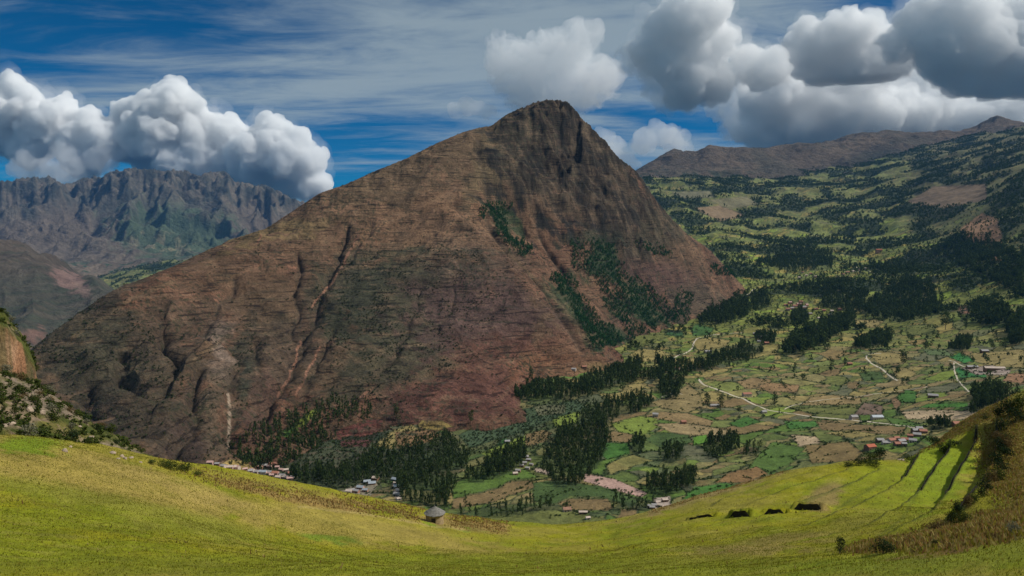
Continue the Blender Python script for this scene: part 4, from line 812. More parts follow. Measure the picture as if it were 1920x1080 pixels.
# planted young trees on the mountain
YOUNG=[[(1030,520),(1050,518),(1080,530),(1095,560),(1120,600),(1160,625),(1230,610),(1215,625),(1150,650),(1115,655),(1095,620),(1060,560)],[(1068,450),(1100,452),(1150,460),(1160,500),(1195,530),(1240,550),(1262,590),(1275,605),(1170,614),(1150,592),(1133,562),(1112,518),(1075,505)],
 [(900,395),(915,385),(955,382),(958,395),(945,410),(950,440),(965,455),(1000,460),(1000,470),(980,487),(955,468),(938,445),(925,420),(905,410)],[(1190,455),(1240,465),(1260,482),(1230,480),(1195,465)],[(1325,500),(1350,498),(1395,515),(1370,522),(1340,515)],[(1260,600),(1275,540),(1300,560),(1290,600)]]
yx=[]
for poly in YOUNG:
    x,y,z,u,v=VB['mountain']; m=np.nonzero(VIS['mountain']&near_box(u,v,poly,0))[0]; m=m[inpoly(u[m],v[m],poly)+7*fbm(u[m]/14,v[m]/9,3,.5,3)>0]; m=m[thin(x[m],y[m],6.6)]; m=m[fbm(x[m]/45,y[m]/45,3,.5,77)<.42]; yx.append(np.stack(seat('mountain',m,4),-1))
yx=np.concatenate(yx); yh=RNG.uniform(8,16,len(yx))
dark=ch>0
# isolated trees: (u, base v, height px, width ratio, label)
LONE=[(1326,765,32,.5,'left of the two tall trees standing below the white track'),(1350,768,34,.45,'right of the two tall trees standing below the white track'),(1453,762,30,.42,'lone dark tree just above the white track, right of the small house'),(1461,775,11,.35,'short thin tree on the lower side of the white track'),
 (1558,700,34,.32,'slim dark tree among brown plots in the middle of the valley'),(1583,685,15,.5,'small tree a little right of the slim dark tree'),(1694,684,30,.55,'tall tree on the brown plot right of the curved track'),(1772,618,34,.6,'tall tree on the slope below the big upper wood'),(1708,644,20,.65,'round tree left of the middle pair on the plots'),(1735,656,18,.7,'round tree at the end of the hedge line'),
 (1812,616,20,.45,'slim tree standing alone on pale green pasture'),(1862,656,22,.75,'left round tree of the pair above the long brown field'),(1880,655,24,.7,'right round tree of the pair above the long brown field'),(1274,672,20,.7,'lone round tree on the tan plots by the small track'),(1385,776,18,.8,'broad tree under the white track'),(883,792,26,.5,'lone tree at the top of the left hand plots'),
 (743,787,34,.42,'slim light green tree above the ploughed red slope'),(1490,693,16,.5,'thin tree between the two brown plots'),(1504,668,12,.9,'low round tree near the streamside trees'),(1225,942,16,.45,'leftmost small tree beside the bare riverbed'),(1195,742,14,.8,'low tree on the round tan plot'),(995,712,28,.4,'pointed tree on the edge of the mountain foot'),
 (1670,632,22,.5,'tree standing right of the mid valley clump'),(1765,570,24,.5,'dark tree on the pasture below the right hand wood'),(1545,725,9,.9,'small bushy tree by the thin dirt path'),(1848,575,20,.6,'tree at the tip of the right hand wood'),(1600,560,18,.6,'tree on the terraces left of the big wood'),(1490,520,14,.7,'small tree on the upper pale terraces'),(1432,735,9,.8,'tiny tree by the brown plot'),(1247,905,30,.4,'tall slim tree left of the loose clump above the riverbed')]
def euc_parts(h, w, kind, seed, nq=420):
    V,F=crown(h,w,nq,kind,seed); return (V,F), trunk(h, max(.12,h*.018), .01, 3, seed)
for k,(u,v,hp,wr,lab) in enumerate(LONE):
    g=ground_px(u,v)
    if g is None: continue
    h=hp/FPX*g[1]*1.02; t=empty('tree',(g[0],g[1],g[2]-.3)); (V,F),(tv,tf)=euc_parts(h,h*wr*1.05,'tall' if wr<.6 else 'round',100+k)
    mesh_np('crown',V,F,M_EUC,smooth=False,parent=t); mesh_np('trunk',tv,tf,M_BARK,parent=t); tag(t,lab,'tree')
# individual trees: the tallest in the picture out of the woods
size=ch/cy; order=np.argsort(-size); sel=order[:250]; rest=order[250:]
protos=[]
for k in range(8):
    V,F=crown(1,1,200,'tall',300+k); tv,tf=trunk(1,.03,.01,2,k); V2,F2=merge([(V,F),(tv*np.array([1.,1.,1.]),tf)])
    me=mesh_np('eucalyptus_tree',V2,F2,smooth=False,mats=[M_EUC,M_BARK],midx=np.r_[np.zeros(len(F)),np.ones(len(tf))]); protos.append(me)
TR=[]
for n_,i in enumerate(sel):
    o=protos[n_] if n_<8 else protos[n_%8].copy()
    if n_>=8: S.collection.objects.link(o)
    h=ch[i]; o.location=(cx[i],cy[i],cz[i]-.4); wd=h*RNG.uniform(.26,.42)*(1.0 if ct[i]!='m' else 1.3); o.scale=(wd,wd,h); o.rotation_euler=(0,0,RNG.uniform(0,6.28))
    uu=float(UV(cx[i],cy[i],cz[i])[0]); part='' if ct[i] not in 'bd' else (' left part' if uu<(700 if ct[i]=='b' else 1090) else ' middle part' if uu<(780 if ct[i]=='b' else 1140) else ' right part')
    TR.append((o,WLAB[ct[i]],part.strip(),uu))
ORD=['leftmost','second from the left','third from the left','fourth from the left','fifth from the left','sixth from the left','seventh from the left','eighth from the left']
def ordinals(items, what, grp, cat):
    """label a small row by its place in it, a large one as a group"""
    items=sorted(items,key=lambda a:a[1]); n=len(items)
    for k,(o,_) in enumerate(items):
        if n>16: tag(o,what,cat,grp); continue
        pos='' if n==1 else ('middle one' if n%2 and k==n//2 and n>4 else ORD[k] if k<(n+1)//2 else ORD[n-1-k].replace('leftmost','rightmost').replace('left','right'))
        tag(o,(pos+', ' if pos else '')+what,cat,grp)
gk={}
for o,wl,part,uu in TR: gk.setdefault((wl,part),[]).append((o,uu))
for (wl,part),its in gk.items():
    what='tree in the '+(part+' of the ' if part else '')+wl; ordinals(its,what,'trees in the '+(part+' of the ' if part else '')+wl,'tree')
nr=rest[cy[rest]<1700]; fr_=rest[cy[rest]>=1700]
scatter_mesh('eucalyptus_wood',np.stack([cx,cy,cz],-1)[nr],ch[nr],ch[nr]*RNG.uniform(.26,.42,len(nr)),U_MID,M_EUC,'dark eucalyptus woods along the valley bottom')
fu=U_MID[:3]+U_FAR[:2]
scatter_mesh('eucalyptus_wood',np.stack([cx,cy,cz],-1)[fr_],ch[fr_],ch[fr_]*RNG.uniform(.36,.6,len(fr_)),U_MID,M_EUC,'dark clumps of trees among the terraces of the middle valley')
scatter_mesh('young_plantation',yx,yh,yh*RNG.uniform(.4,.6,len(yx)),U_FAR,M_EUB,'green planted wood in the hollow on the mountain flank')
# upper valley woods
x,y,z,u,v=VB['valley_ground']; wn=wood_noise(x,y,v); m=np.nonzero((wn>.22)&(y>1900)&VIS['valley_ground'])[0]
fp=[inpoly(u[m],v[m],poly,8)>0 for poly,c in FIELDS]; m=m[~np.any(fp,0)]
m=m[thin(x[m],y[m],21)]; uh=RNG.uniform(12,27,len(m)); uw=uh*RNG.uniform(.5,.95,len(m))
scatter_mesh('far_wood',np.stack(seat('valley_ground',m,9),-1),uh,uw,U_FAR,M_EUC,'far off woods covering the head of the valley')
# scattered single trees in the plots, mid valley
m=np.nonzero((y>1300)&(y<4200)&VIS['valley_ground']&(u>1130))[0]; F1,E,_=plots(x[m],y[m]); m=m[E<.10]; m=m[thin(x[m],y[m],27)]; m=m[RNG.random(len(m))<.75*sst(1100,2600,y[m])+.07]
sh=RNG.uniform(6,17,len(m)); scatter_mesh('field_trees',np.stack(seat('valley_ground',m,2),-1),sh,sh*RNG.uniform(.5,.9,len(m)),U_MID+U_FAR,M_EUC,'small trees dotted along the plot boundaries')
# hedges on the walls between plots
m=np.nonzero((y>780)&(y<4300)&VIS['valley_ground'])[0]; F1,E,_=plots(x[m],y[m]); m=m[E<.05]; m=m[thin(x[m],y[m],3.8)]; m=m[RNG.random(len(m))<.5+.5*pn(x[m]/40,y[m]/40,6)]
hh=RNG.uniform(.8,2.8,len(m)); U_H=[unit('bush',18,s+60) for s in range(4)]
scatter_mesh('hedgerow',np.stack(seat('valley_ground',m,1.2),-1),hh,hh*RNG.uniform(1.2,2.2,len(m)),U_H,mat_leaf('hedge_leaf',(.022,.040,.012),(.055,.085,.025),4),'low hedges and overgrown walls between the plots')
pe=[]
for poly,c in FIELDS:
    mm=np.nonzero(near_box(u,v,poly,3)&VIS['valley_ground']&(y<2400))[0]; 
    if len(mm)==0: continue
    s_=np.abs(inpoly(u[mm],v[mm],poly)); mm=mm[s_<.8]; pe.append(mm)
m=np.concatenate(pe); m=m[thin(x[m],y[m],4.5)]; m=m[RNG.random(len(m))<.5]; hh=RNG.uniform(.7,2.4,len(m))
scatter_mesh('hedgerow',np.stack(seat('valley_ground',m,1.2),-1),hh,hh*RNG.uniform(1.2,2.2,len(m)),U_H,bpy.data.materials['hedge_leaf'],'green hedges round the larger fields')
# scrub on the mountain: small dark bushes, thicker on the dark green patches
x,y,z,u,v=VB['mountain']; w1=ell(u,v,780,560,170,95,-12)+ell(u,v,650,560,70,80,30)+ell(u,v,760,660,160,80,-35)+ell(u,v,200,680,160,110,30)+ell(u,v,460,700,20,95,2)*1.5+ell(u,v,540,850,120,60,0)*1.5+ell(u,v,1120,450,60,25,0)*2
dn=.10+.8*w1; m=np.nonzero(VIS['mountain'])[0]; m=m[thin(x[m],y[m],7)]; m=m[RNG.random(len(m))<np.clip(1.25*dn[m]*sst(-.2,.5,fbm(x[m]/50,y[m]/50,3,.5,88)),0,1)]
hh=RNG.uniform(1.2,4.2,len(m)); scatter_mesh('mountain_scrub',np.stack(seat('mountain',m,3),-1),hh,hh*RNG.uniform(1,1.6,len(m)),U_H,mat_leaf('scrub_leaf',(.022,.034,.016),(.055,.068,.03),8),'dark scrub bushes scattered over the mountain side')
# rough brush round the stream below the mountain
x,y,z,u,v=VB['valley_ground']; m=np.nonzero((ell(u,v,620,850,220,60,0)+ell(u,v,1000,800,130,40,-15)*.6>.3)&VIS['valley_ground'])[0]; m=m[thin(x[m],y[m],6)]; hh=RNG.uniform(1,4,len(m))
scatter_mesh('streamside_brush',np.stack(seat('valley_ground',m,3),-1),hh,hh*1.4,U_H,bpy.data.materials['scrub_leaf'],'rough brush on the broken ground above the village')
# ------------------------------------------------------------------ tracks, draped on the valley ground
def ribbon(name, pts, width, mat, lift_=.25, sheets=('valley_ground',), Zf=None, label=None):
    W=[]
    for k in range(len(pts)-1):
        n=max(2,int(math.hypot(pts[k+1][0]-pts[k][0],pts[k+1][1]-pts[k][1])/6))
        for t in np.arange(0,1,1/n):
            g=ground_px(pts[k][0]+(pts[k+1][0]-pts[k][0])*t,pts[k][1]+(pts[k+1][1]-pts[k][1])*t,sheets)
            if g is not None: W.append(g[:2])
    W=np.array(W); 
    for _ in range(3): W[1:-1]=(W[:-2]+2*W[1:-1]+W[2:])/4
    d=np.r_[0,np.cumsum(np.hypot(*np.diff(W,axis=0).T))]; s=np.arange(0,d[-1],3.0); C=np.stack([np.interp(s,d,W[:,0]),np.interp(s,d,W[:,1])],-1)
    T=np.gradient(C,axis=0); T/=np.linalg.norm(T,axis=1,keepdims=True)+1e-9; Nn=np.stack([-T[:,1],T[:,0]],-1); V=[]; cols=np.linspace(-.5,.5,5)
    wv=width*(1+.25*pn(s/25,s*0,3))
    for c in cols:
        p=C+Nn*(c*wv)[:,None]; V.append(np.stack([p[:,0],p[:,1],Z_valley(p[:,0],p[:,1])+lift_+(0 if abs(c)<.4 else -.3)],-1))
    V=np.stack(V,1); V[...,2]=np.maximum(V[...,2],V[:,2:3,2]-.4)
    o=mesh_np(name,V.reshape(-1,3),grid_faces(len(C),5),mat); o['kind']='structure'; return o
M_TRK=mat_plain('pale_track',(.46,.40,.30),.95,.25,4)
for nm,pts,wd in [('dirt_road',[(1310,711),(1313,719),(1326,724),(1348,731),(1372,741),(1392,747),(1412,757),(1428,765),(1444,770),(1480,775),(1530,782),(1580,786),(1640,792),(1700,799),(1738,806)],5.2),
 ('dirt_track',[(1470,768),(1485,760),(1530,751),(1600,745),(1645,738),(1690,732),(1735,727),(1742,722)],2.6),
 ('dirt_track',[(1652,663),(1628,663),(1620,668),(1628,678),(1645,688),(1656,691),(1662,702),(1675,711),(1690,716)],4.2),
 ('dirt_track',[(1392,624),(1350,626),(1312,632),(1298,640),(1302,652),(1285,662),(1262,670),(1254,680)],4.5),
 ('dirt_track',[(1780,675),(1800,684),(1822,692),(1850,700),(1880,702),(1892,697)],3.2),('dirt_track',[(1400,553),(1412,545),(1425,537)],5),('dirt_track',[(1788,680),(1790,700),(1800,718),(1822,740)],2.6),
 ('dirt_track',[(1240,745),(1262,735),(1290,742)],2.4),('dirt_track',[(1600,500),(1640,512),(1665,520)],5)]:
    ribbon(nm,pts,wd,M_TRK)
# ------------------------------------------------------------------ houses
M_ADB=mat_plain('adobe_wall',(.30,.165,.11),.95,.25,1.5); M_ADP=mat_plain('pale_plaster',(.50,.40,.33),.9,.2,2); M_ADR=mat_plain('brown_adobe_wall',(.20,.12,.08),.95,.25,1.5)
M_TIL=mat_plain('clay_tile_roof',(.34,.15,.10),.9,.3,.8); M_ORG=mat_plain('orange_tile_roof',(.40,.115,.06),.85,.2,.8); M_MET=mat_plain('sheet_metal_roof',(.33,.36,.39),.5,.2,2,.3); M_GRR=mat_plain('grey_roof',(.30,.28,.27),.8,.25,1.2); M_DKD=mat_plain('dark_opening',(.03,.022,.018),.8,.1,1)
M_PNK=mat_plain('pink_wall',(.46,.29,.25),.95,.2,1.5)
def boxm(x0,x1,y0,y1,z0,z1):
    V=np.array([[x0,y0,z0],[x1,y0,z0],[x1,y1,z0],[x0,y1,z0],[x0,y0,z1],[x1,y0,z1],[x1,y1,z1],[x0,y1,z1]],float); return V,np.array([[0,3,2,1],[4,5,6,7],[0,1,5,4],[1,2,6,5],[2,3,7,6],[3,0,4,7]])
def gable_mesh(w,l,h,rise,ov=.35,th=.14):
    # pitched roof slabs, ridge along x
    V=[];F=[];n=0
    for s in (-1,1):
        a=np.array([[-w/2-ov,s*(l/2+ov),h-rise*ov/(l/2)],[w/2+ov,s*(l/2+ov),h-rise*ov/(l/2)],[w/2+ov,0,h+rise],[-w/2-ov,0,h+rise]]); V.append(np.concatenate([a,a+[0,0,th]])); f=np.array([[0,1,2,3],[7,6,5,4],[0,4,5,1],[1,5,6,2],[2,6,7,3],[3,7,4,0]]); F.append(f+n); n+=8
    return np.concatenate(V),np.concatenate(F)
HM={}
def house(g, w, l, h, rot, wall, roof, label, group=None, rise=None, flat=False, cat='house', name='house'):
    rise = l*.28 if rise is None else rise
    o=empty(name,(g[0],g[1],g[2]-.2),rot); tag(o,label,cat,group)
    wv,wf=boxm(-w/2,w/2,-l/2,l/2,-2.5,h)
    if not flat:                                    # gable ends carried up to the ridge
        gv=[];gf=[];n=8
        for s in (-1,1):
            a=np.array([[s*w/2,-l/2,h],[s*w/2,l/2,h],[s*w/2,.02,h+rise-.02],[s*w/2,-.02,h+rise-.02]]); b=a-[s*.25,0,0]; gv.append(np.concatenate([a,b])); gf.append(np.array([[0,1,2,3],[4,7,6,5],[1,5,6,2],[0,3,7,4]])+n); n+=8
        wv=np.concatenate([wv]+gv); wf=np.concatenate([wf]+gf)
    mesh_np('wall',wv,wf,wall,smooth=False,parent=o)
    rv,rf=gable_mesh(w,l,h+.02,rise) if not flat else gable_mesh(w,l,h+.1,.35)
    mesh_np('roof',rv,rf,roof,smooth=False,parent=o)
    for dx in ([0] if w<7 else [-w*.28,w*.1]):
        dv,df=boxm(dx-.55,dx+.55,-l/2-.06,-l/2+.05,-.3,2.0); mesh_np('door',dv,df,M_DKD,smooth=False,parent=o)
    for dx in ([w*.3] if w<7 else [-w*.08,w*.32]):
        dv,df=boxm(dx-.45,dx+.45,-l/2-.05,-l/2+.05,1.0,2.0); mesh_np('window',dv,df,M_DKD,smooth=False,parent=o)
    return o
def px(g): return g[1]/FPX                     # metres per photo pixel there
R_=random.Random(3)
def hpx(u,v,wp,hp,wall,roof,label,group=None,rot=None,asp=.75,flat=False,sheets=('valley_ground','mountain'),**k):
    g=ground_px(u,v,sheets)
    if g is None: return
    m=px(g); h=max(2.3,hp*m*.62); w=wp*m*.95; return house(g,w,min(w*asp,9),h,R_.uniform(-.5,.5) if rot is None else rot,wall,roof,label,group,flat=flat,**k)
hpx(1632,842,20,11,M_ADR,M_ORG,'small house with bright orange tiled roof near the terraces',rot=.35)
hpx(1600,786,14,9,M_ADP,M_GRR,'small pale house just above the road, left of the open dark one',rot=.2)
hpx(1645,786,22,9,M_ADP,M_MET,'low open fronted shed with pale roof above the road, under the grey plot',rot=.05,cat='shed',name='shed')
hpx(1865,695,38,9,M_ADR,M_ADP,'long low building with a pale roof on the bare yard at the right',rot=-.12,asp=.35,cat='building',name='farm_building')
hpx(1822,690,20,5,M_ADB,M_GRR,'half built low structure left of the long pale roofed building',rot=-.1,asp=.5,cat='building',name='farm_building')
hpx(1872,492,30,7,M_ADP,M_TIL,'long low building among the dark trees at the upper right',rot=.05,asp=.3,cat='building',name='farm_building')
hpx(1401,743,17,9,M_ADP,M_TIL,'house with clay tiled roof just above the bend of the white road',rot=.15)
hpx(1432,775,10,6,M_ADP,M_GRR,'tiny pale house on the lower side of the white road',rot=.3)
hpx(1282,794,10,8,M_ADB,M_TIL,'little red roofed house on the brown plots in the middle',rot=.2)
hpx(1228,780,11,8,M_ADP,M_GRR,'grey roofed house at the corner of the pale green field',rot=-.2)
hpx(1340,762,18,5,M_ADP,M_GRR,'low house between the two tall trees below the white road',rot=.05,asp=.4)
hpx(1648,474,14,9,M_ADR,M_ORG,'red roofed house on the pale terraces of the upper valley',rot=.2)
hpx(1547,609,16,9,M_ADB,M_TIL,'clay roofed house at the top of the slanting row of tall trees',rot=.1)
hpx(1522,624,18,9,M_ADP,M_TIL,'pale walled house beside the slanting row of tall trees',rot=-.1)
hpx(1328,662,14,6,M_ADP,M_GRR,'house by the streamside bushes above the bend of the track',rot=.1)
hpx(1846,661,14,6,M_ADR,M_GRR,'dark hut on the edge of the long brown field',rot=0,cat='hut')
hpx(1593,684,9,5,M_ADB,M_TIL,'tiny hut right of the slim dark tree',rot=0,cat='hut')
hpx(1750,745,18,7,M_ADR,M_GRR,'ruined dark walled hut beside the bright green strip',rot=-.4,cat='hut')
hpx(1797,800,16,8,M_ADB,M_TIL,'house right of the square block of trees',rot=.2)
hpx(1063,958,16,8,M_ADP,M_ADB,'small pale hut below the long brown oval field',rot=.2,cat='hut')
hpx(1094,963,17,7,M_ADR,M_ADP,'open sided shed with a pale roof right of the small hut',rot=0,asp=.4,cat='shed',name='shed')
hpx(1103,973,9,6,M_MET,M_ADP,'white hut nearest to the meadow lip',rot=.2,cat='hut')
hpx(951,829,10,5,M_ADP,M_GRR,'tiny house beside the small bright green field',rot=.1)
def cluster(spots, label, group, walls, roofs, wp=(7,13), hp=(5,8), **k):
    its=[(hpx(u,v,R_.uniform(*wp),R_.uniform(*hp),R_.choice(walls),R_.choice(roofs),label,group,**k),u) for (u,v) in spots]
    ordinals([i for i in its if i[0] is not None],label,group,'house')
vill=[(385,882),(396,880),(404,886),(414,884),(422,890),(428,883),(436,888),(445,884),(452,892),(440,896),(460,886),(466,894),(474,900),(484,904),(488,878),(496,874),(505,877),(512,872),(520,878),(528,882),(537,884),(545,890),(551,897),(530,893),(517,890),(523,899),(535,900),(510,896),(498,898),(543,903),(505,888),(472,884)]
cluster(vill,'pinkish house of the village at the left foot of the mountain','houses of the left hand village',[M_ADB,M_ADP,M_PNK,M_PNK,M_ADR],[M_TIL,M_GRR,M_PNK,M_ADP,M_GRR],(8,14),(5,8))
hpx(484,889,32,7,M_ADP,M_MET,'long shed with a shining sheet metal roof in the left hand village',rot=.05,asp=.3,cat='shed',name='shed')
hpx(478,896,20,6,M_ADP,M_MET,'smaller metal roofed shed just below the long one in the village',rot=.25,asp=.4,cat='shed',name='shed')
cluster([(650,928),(668,930),(676,916),(688,905),(698,908),(704,900),(684,922),(660,922)],'grey roofed hut in the dark wood clearing','huts in the wood clearing',[M_ADP,M_ADB,M_PNK],[M_GRR,M_MET,M_ADP],(9,15),(6,8))
cluster([(742,908),(744,915),(747,922),(744,929),(748,937),(741,901)],'small hut stacked up the narrow gap in the dark wood','huts in the narrow wood gap',[M_ADP,M_ADR,M_MET],[M_MET,M_GRR,M_ADP],(8,13),(5,7))
cluster([(985,858),(992,864),(978,876),(990,880),(984,871),(972,884),(966,890),(996,873)],'stone house at the left end of the riverbed','houses at the end of the pale road',[M_ADP,M_ADB,M_ADR],[M_GRR,M_ADP,M_TIL],(7,12),(5,8))
cluster([(1216,952),(1226,950),(1234,944),(1240,950),(1246,940),(1222,958)],'pale house beside the lower end of the dry riverbed','houses by the dry riverbed',[M_ADP,M_ADR],[M_ADP,M_GRR],(8,14),(6,9))
cluster([(1650,828),(1660,832),(1672,829),(1680,824),(1690,830),(1698,826),(1706,820),(1694,836),(1684,834),(1712,828),(1720,818),(1730,812),(1716,810),(1724,806)],'dark roofed house of the hamlet below the grassy spur','houses of the hamlet by the spur',[M_ADR,M_ADP,M_ADB],[M_GRR,M_GRR,M_TIL],(9,16),(6,9))
cluster([(1474,574),(1482,570),(1490,576),(1498,572),(1506,578),(1494,582),(1484,580),(1478,582),(1502,568),(1512,574)],'red walled house of the mid valley hamlet','houses of the red hamlet',[M_ADB,M_PNK],[M_TIL,M_PNK,M_GRR],(6,11),(4,6))
cluster([(1415,628),(1425,634),(1432,640),(1440,632),(1448,638),(1422,642),(1438,645)],'grey roofed house in the round clump of trees','houses in the round clump',[M_ADP,M_ADR],[M_GRR,M_TIL],(6,10),(4,6))
cluster([(1530,580),(1545,583),(1560,585),(1520,590),(1575,582),(1555,592),(1590,590),(1535,598),(1580,598),(1500,600)],'scattered pale house left of the big dark wood','houses left of the big wood',[M_ADP,M_ADB],[M_GRR,M_TIL,M_ADP],(5,9),(3,5))
cluster([(1505,512),(1512,518),(1520,514),(1528,520),(1500,522),(1590,512),(1600,510),(1612,508),(1580,516),(1622,505),(1570,520)],'faint pale house on the upper terraces','houses on the upper terraces',[M_ADP,M_PNK],[M_TIL,M_ADP],(4,8),(3,4.5))
cluster([(1095,690),(1075,694),(1262,685),(1250,690),(1270,692),(1240,688)],'little house by the trees under the curving track','houses under the curving track',[M_ADP,M_ADB],[M_TIL,M_GRR],(6,10),(4,6))
# ------------------------------------------------------------------ the thatched round hut on the meadow lip
gx,gy,gz=G3(815,979)[0]; gz=float(Z_meadow(gx,gy)); hut=empty('round_hut',(gx,gy,gz)); tag(hut,'round stone hut with a conical grey thatched roof on the meadow lip','hut')
M_THT=mat_plain('grey_thatch',(.17,.16,.145),.95,.35,.35); M_STN=mat_plain('hut_stone',(.30,.22,.12),.95,.35,.4); M_WST=mat_plain('terrace_stone',(.022,.020,.015),.95,.4,.5)  # terrace stone is near black: the shade on the walls is put into its colour
def lathe(prof, seg=28, wob=0, seed=0):
    t=np.arange(seg)*2*np.pi/seg; r=np.random.default_rng(seed); V=np.concatenate([np.stack([a*np.cos(t)*(1+wob*r.uniform(-1,1,seg)),a*np.sin(t)*(1+wob*r.uniform(-1,1,seg)),b+wob*r.uniform(-1,1,seg)],-1) for a,b in prof]); F=[]
    for k in range(len(prof)-1):
        for j in range(seg): F.append([k*seg+j,k*seg+(j+1)%seg,(k+1)*seg+(j+1)%seg,(k+1)*seg+j])
    return V,np.array(F)
V,F=lathe([(0.02,-1.2),(1.78,-1.2),(1.78,0),(1.74,2.0),(1.35,2.05),(.02,2.05)],30,.015,1); mesh_np('wall',V,F,M_STN,smooth=False,parent=hut)
V,F=lathe([(1.2,2.0),(2.06,1.86),(2.1,1.98),(1.62,2.26),(1.54,2.34),(1.12,2.60),(1.02,2.70),(.6,2.92),(.5,3.02),(.16,3.2),(.12,3.36),(.01,3.4)],30,.03,2); roof=mesh_np('thatched_roof',V,F,M_THT,smooth=False,parent=hut)
dv,df=boxm(-.45,.35,-1.84,-1.6,-.2,1.45); mesh_np('doorway',dv,df,M_DKD,smooth=False,parent=hut)
# ------------------------------------------------------------------ terrace retaining walls
def wall_strip(name, line, hs, label, th=.35, over=-.06):
    """rough stone face following a terrace edge"""
    line=np.asarray(line)[:,:2]; d=np.r_[0,np.cumsum(np.hypot(*np.diff(line,axis=0).T))]; s=np.arange(0,d[-1],.35)
    C=np.stack([np.interp(s,d,line[:,0]),np.interp(s,d,line[:,1])],-1); H=np.interp(s,d,hs); wob_=.18*pn(s/1.3,s*0,9); T=np.gradient(C,axis=0); T/=np.linalg.norm(T,axis=1,keepdims=True); Nn=np.stack([-T[:,1],T[:,0]],-1)*-1   # towards the lower side
    if (np.mean(Nn[:,1])>0 if len(line)==2 else np.mean(Nn[:,0])>0): Nn=-Nn
    lo=C+Nn*.35; hi=C-Nn*.35; zl=Z_meadow(lo[:,0],lo[:,1])-.35; zh=Z_meadow(hi[:,0],hi[:,1])+over+wob_; e_=np.clip(np.minimum(s,s[-1]-s)/1.1,.12,1) if len(line)==2 else 1; zh=zl+(zh-zl)*e_; V=[]; r=np.random.default_rng(4); rows=6
    for k in range(rows+1):
        f=k/rows; p=C+Nn*((.40 if len(line)==2 else .10)+.14*(1-f)+.05*r.uniform(-1,1,len(C)))[:,None]; V.append(np.stack([p[:,0],p[:,1],zl+(zh-zl)*f],-1))
    V=np.stack(V,0); o=mesh_np(name,V.reshape(-1,3),grid_faces(len(V),len(C)),M_WST,smooth=False); return tag(o,label,'terrace wall','stone walls of the old terraces')
TL=['second dark stone terrace wall from the right, wide at its far end','third dark stone terrace wall from the right, between two bright green strips','short stone terrace wall left of the wide bright green strips','tallest terrace wall, at the foot of the brown bank on the right']
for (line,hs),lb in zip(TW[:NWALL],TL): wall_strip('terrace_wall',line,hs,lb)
WL=['thin dark wall end, leftmost of the four in the middle of the meadow','dark wall end, second of the four in the middle of the meadow','dark wall end, third of the four in the middle of the meadow','dark wall end, rightmost of the four in the middle of the meadow']
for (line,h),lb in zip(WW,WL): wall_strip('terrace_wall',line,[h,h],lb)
# ------------------------------------------------------------------ shrubs of the foreground
SHG={}
def shrub(u,v,wp,hp,mat,label,seed,kind='bush',sheet_='m',nq=900,group=None,stems=True):
    if sheet_=='m': g=G3(u,v)[0]; 
    else:
        gg=ground_px(u,v,('scrub_hillside','meadow'),5); g=np.array(gg) if gg is not None else np.array([np.nan]*3)
    if np.isnan(g[0]): return
    z=float(Z_meadow(g[0],g[1])) if sheet_=='m' else g[2]; m=g[1]/FPX; h=hp*m*1.05; wd=wp*m
    o=empty('shrub',(g[0],g[1],z-.05)); V,F=crown(h,wd,nq,kind,seed); mesh_np('foliage',V,F,mat,smooth=False,parent=o)
    if stems:
        P_=[trunk(h*.9,h*.02,random.uniform(-.3,.3),3,seed+k) for k in range(3)]; V,F=merge(P_); mesh_np('stem',V,F,M_BARK,parent=o)
    if group: SHG.setdefault((label,group),[]).append((o,u))
    return tag(o,label,'shrub',group)
shrub(1575,1040,26,34,M_BSD,'upright sparse shrub standing alone at the front of the meadow',1,'tall',nq=520)
shrub(1657,1035,66,33,M_BSD,'wide low dark bush at the front of the meadow, right of the upright shrub',2,nq=1500)
shrub(1805,988,52,34,M_BSH,'dark green bush at the lower end of the brown bank',3,nq=1200)
shrub(1757,990,36,24,M_BSB,'brownish bush left of the dark green bush on the bank',4,nq=900)
shrub(1785,975,30,24,M_BSD,'dark shrub just behind the dark green bush on the bank',5)
shrub(1900,999,46,24,M_BSG,'pale grey green shrub near the right edge of the meadow',6,nq=1000)
shrub(1753,1018,18,18,M_BSD,'small dark shrub on the brown patch right of the wide low bush',7)
for k,(u,v,w_,h_) in enumerate([(1715,1028,26,9),(1785,1018,34,10),(1825,1013,34,11),(1865,1006,30,10),(1730,1024,20,9),(1690,1008,16,8)]): shrub(u,v,w_,h_,M_BSB,'low dry shrub along the near edge of the brown patch',20+k,nq=420,group='dry shrubs along the brown patch')
rowp=[(1876,822),(1882,838),(1886,855),(1884,872),(1878,890),(1868,905),(1860,918),(1848,930),(1838,940),(1826,950),(1812,957),(1868,882),(1872,860),(1852,912),(1874,845),(1795,966)]
for k,(u,v) in enumerate(rowp): shrub(u,v+6,R_.uniform(26,42),R_.uniform(20,32),[M_BSD,M_BSH,M_BSB,M_BSD][k%4],'tangled shrub of the thicket on the tallest wall',40+k,nq=620,group='shrubs of the thicket on the terrace wall')
for k,(u,v,w_,h_) in enumerate([(1730,838,40,16),(1750,836,44,20),(1770,840,40,20),(1790,838,34,12),(1700,858,40,14)]): shrub(u,v,w_,h_,[M_BSH,M_BSD][k%2],'dark shrub in the tangle at the far ends of the terraces',60+k,nq=560,group='shrubs at the far ends of the terraces')
for k,(u,v,w_,h_) in enumerate([(1610,872,44,14),(1630,866,46,20),(1650,862,44,26),(1670,856,40,26),(1688,850,30,18),(1640,872,50,12),(1590,874,24,10)]): shrub(u,v,w_,h_,[M_BSD,M_BSH][k%2],'dark shrub in the thicket below the orange roofed house',70+k,nq=620,group='shrubs behind the right hand lip')
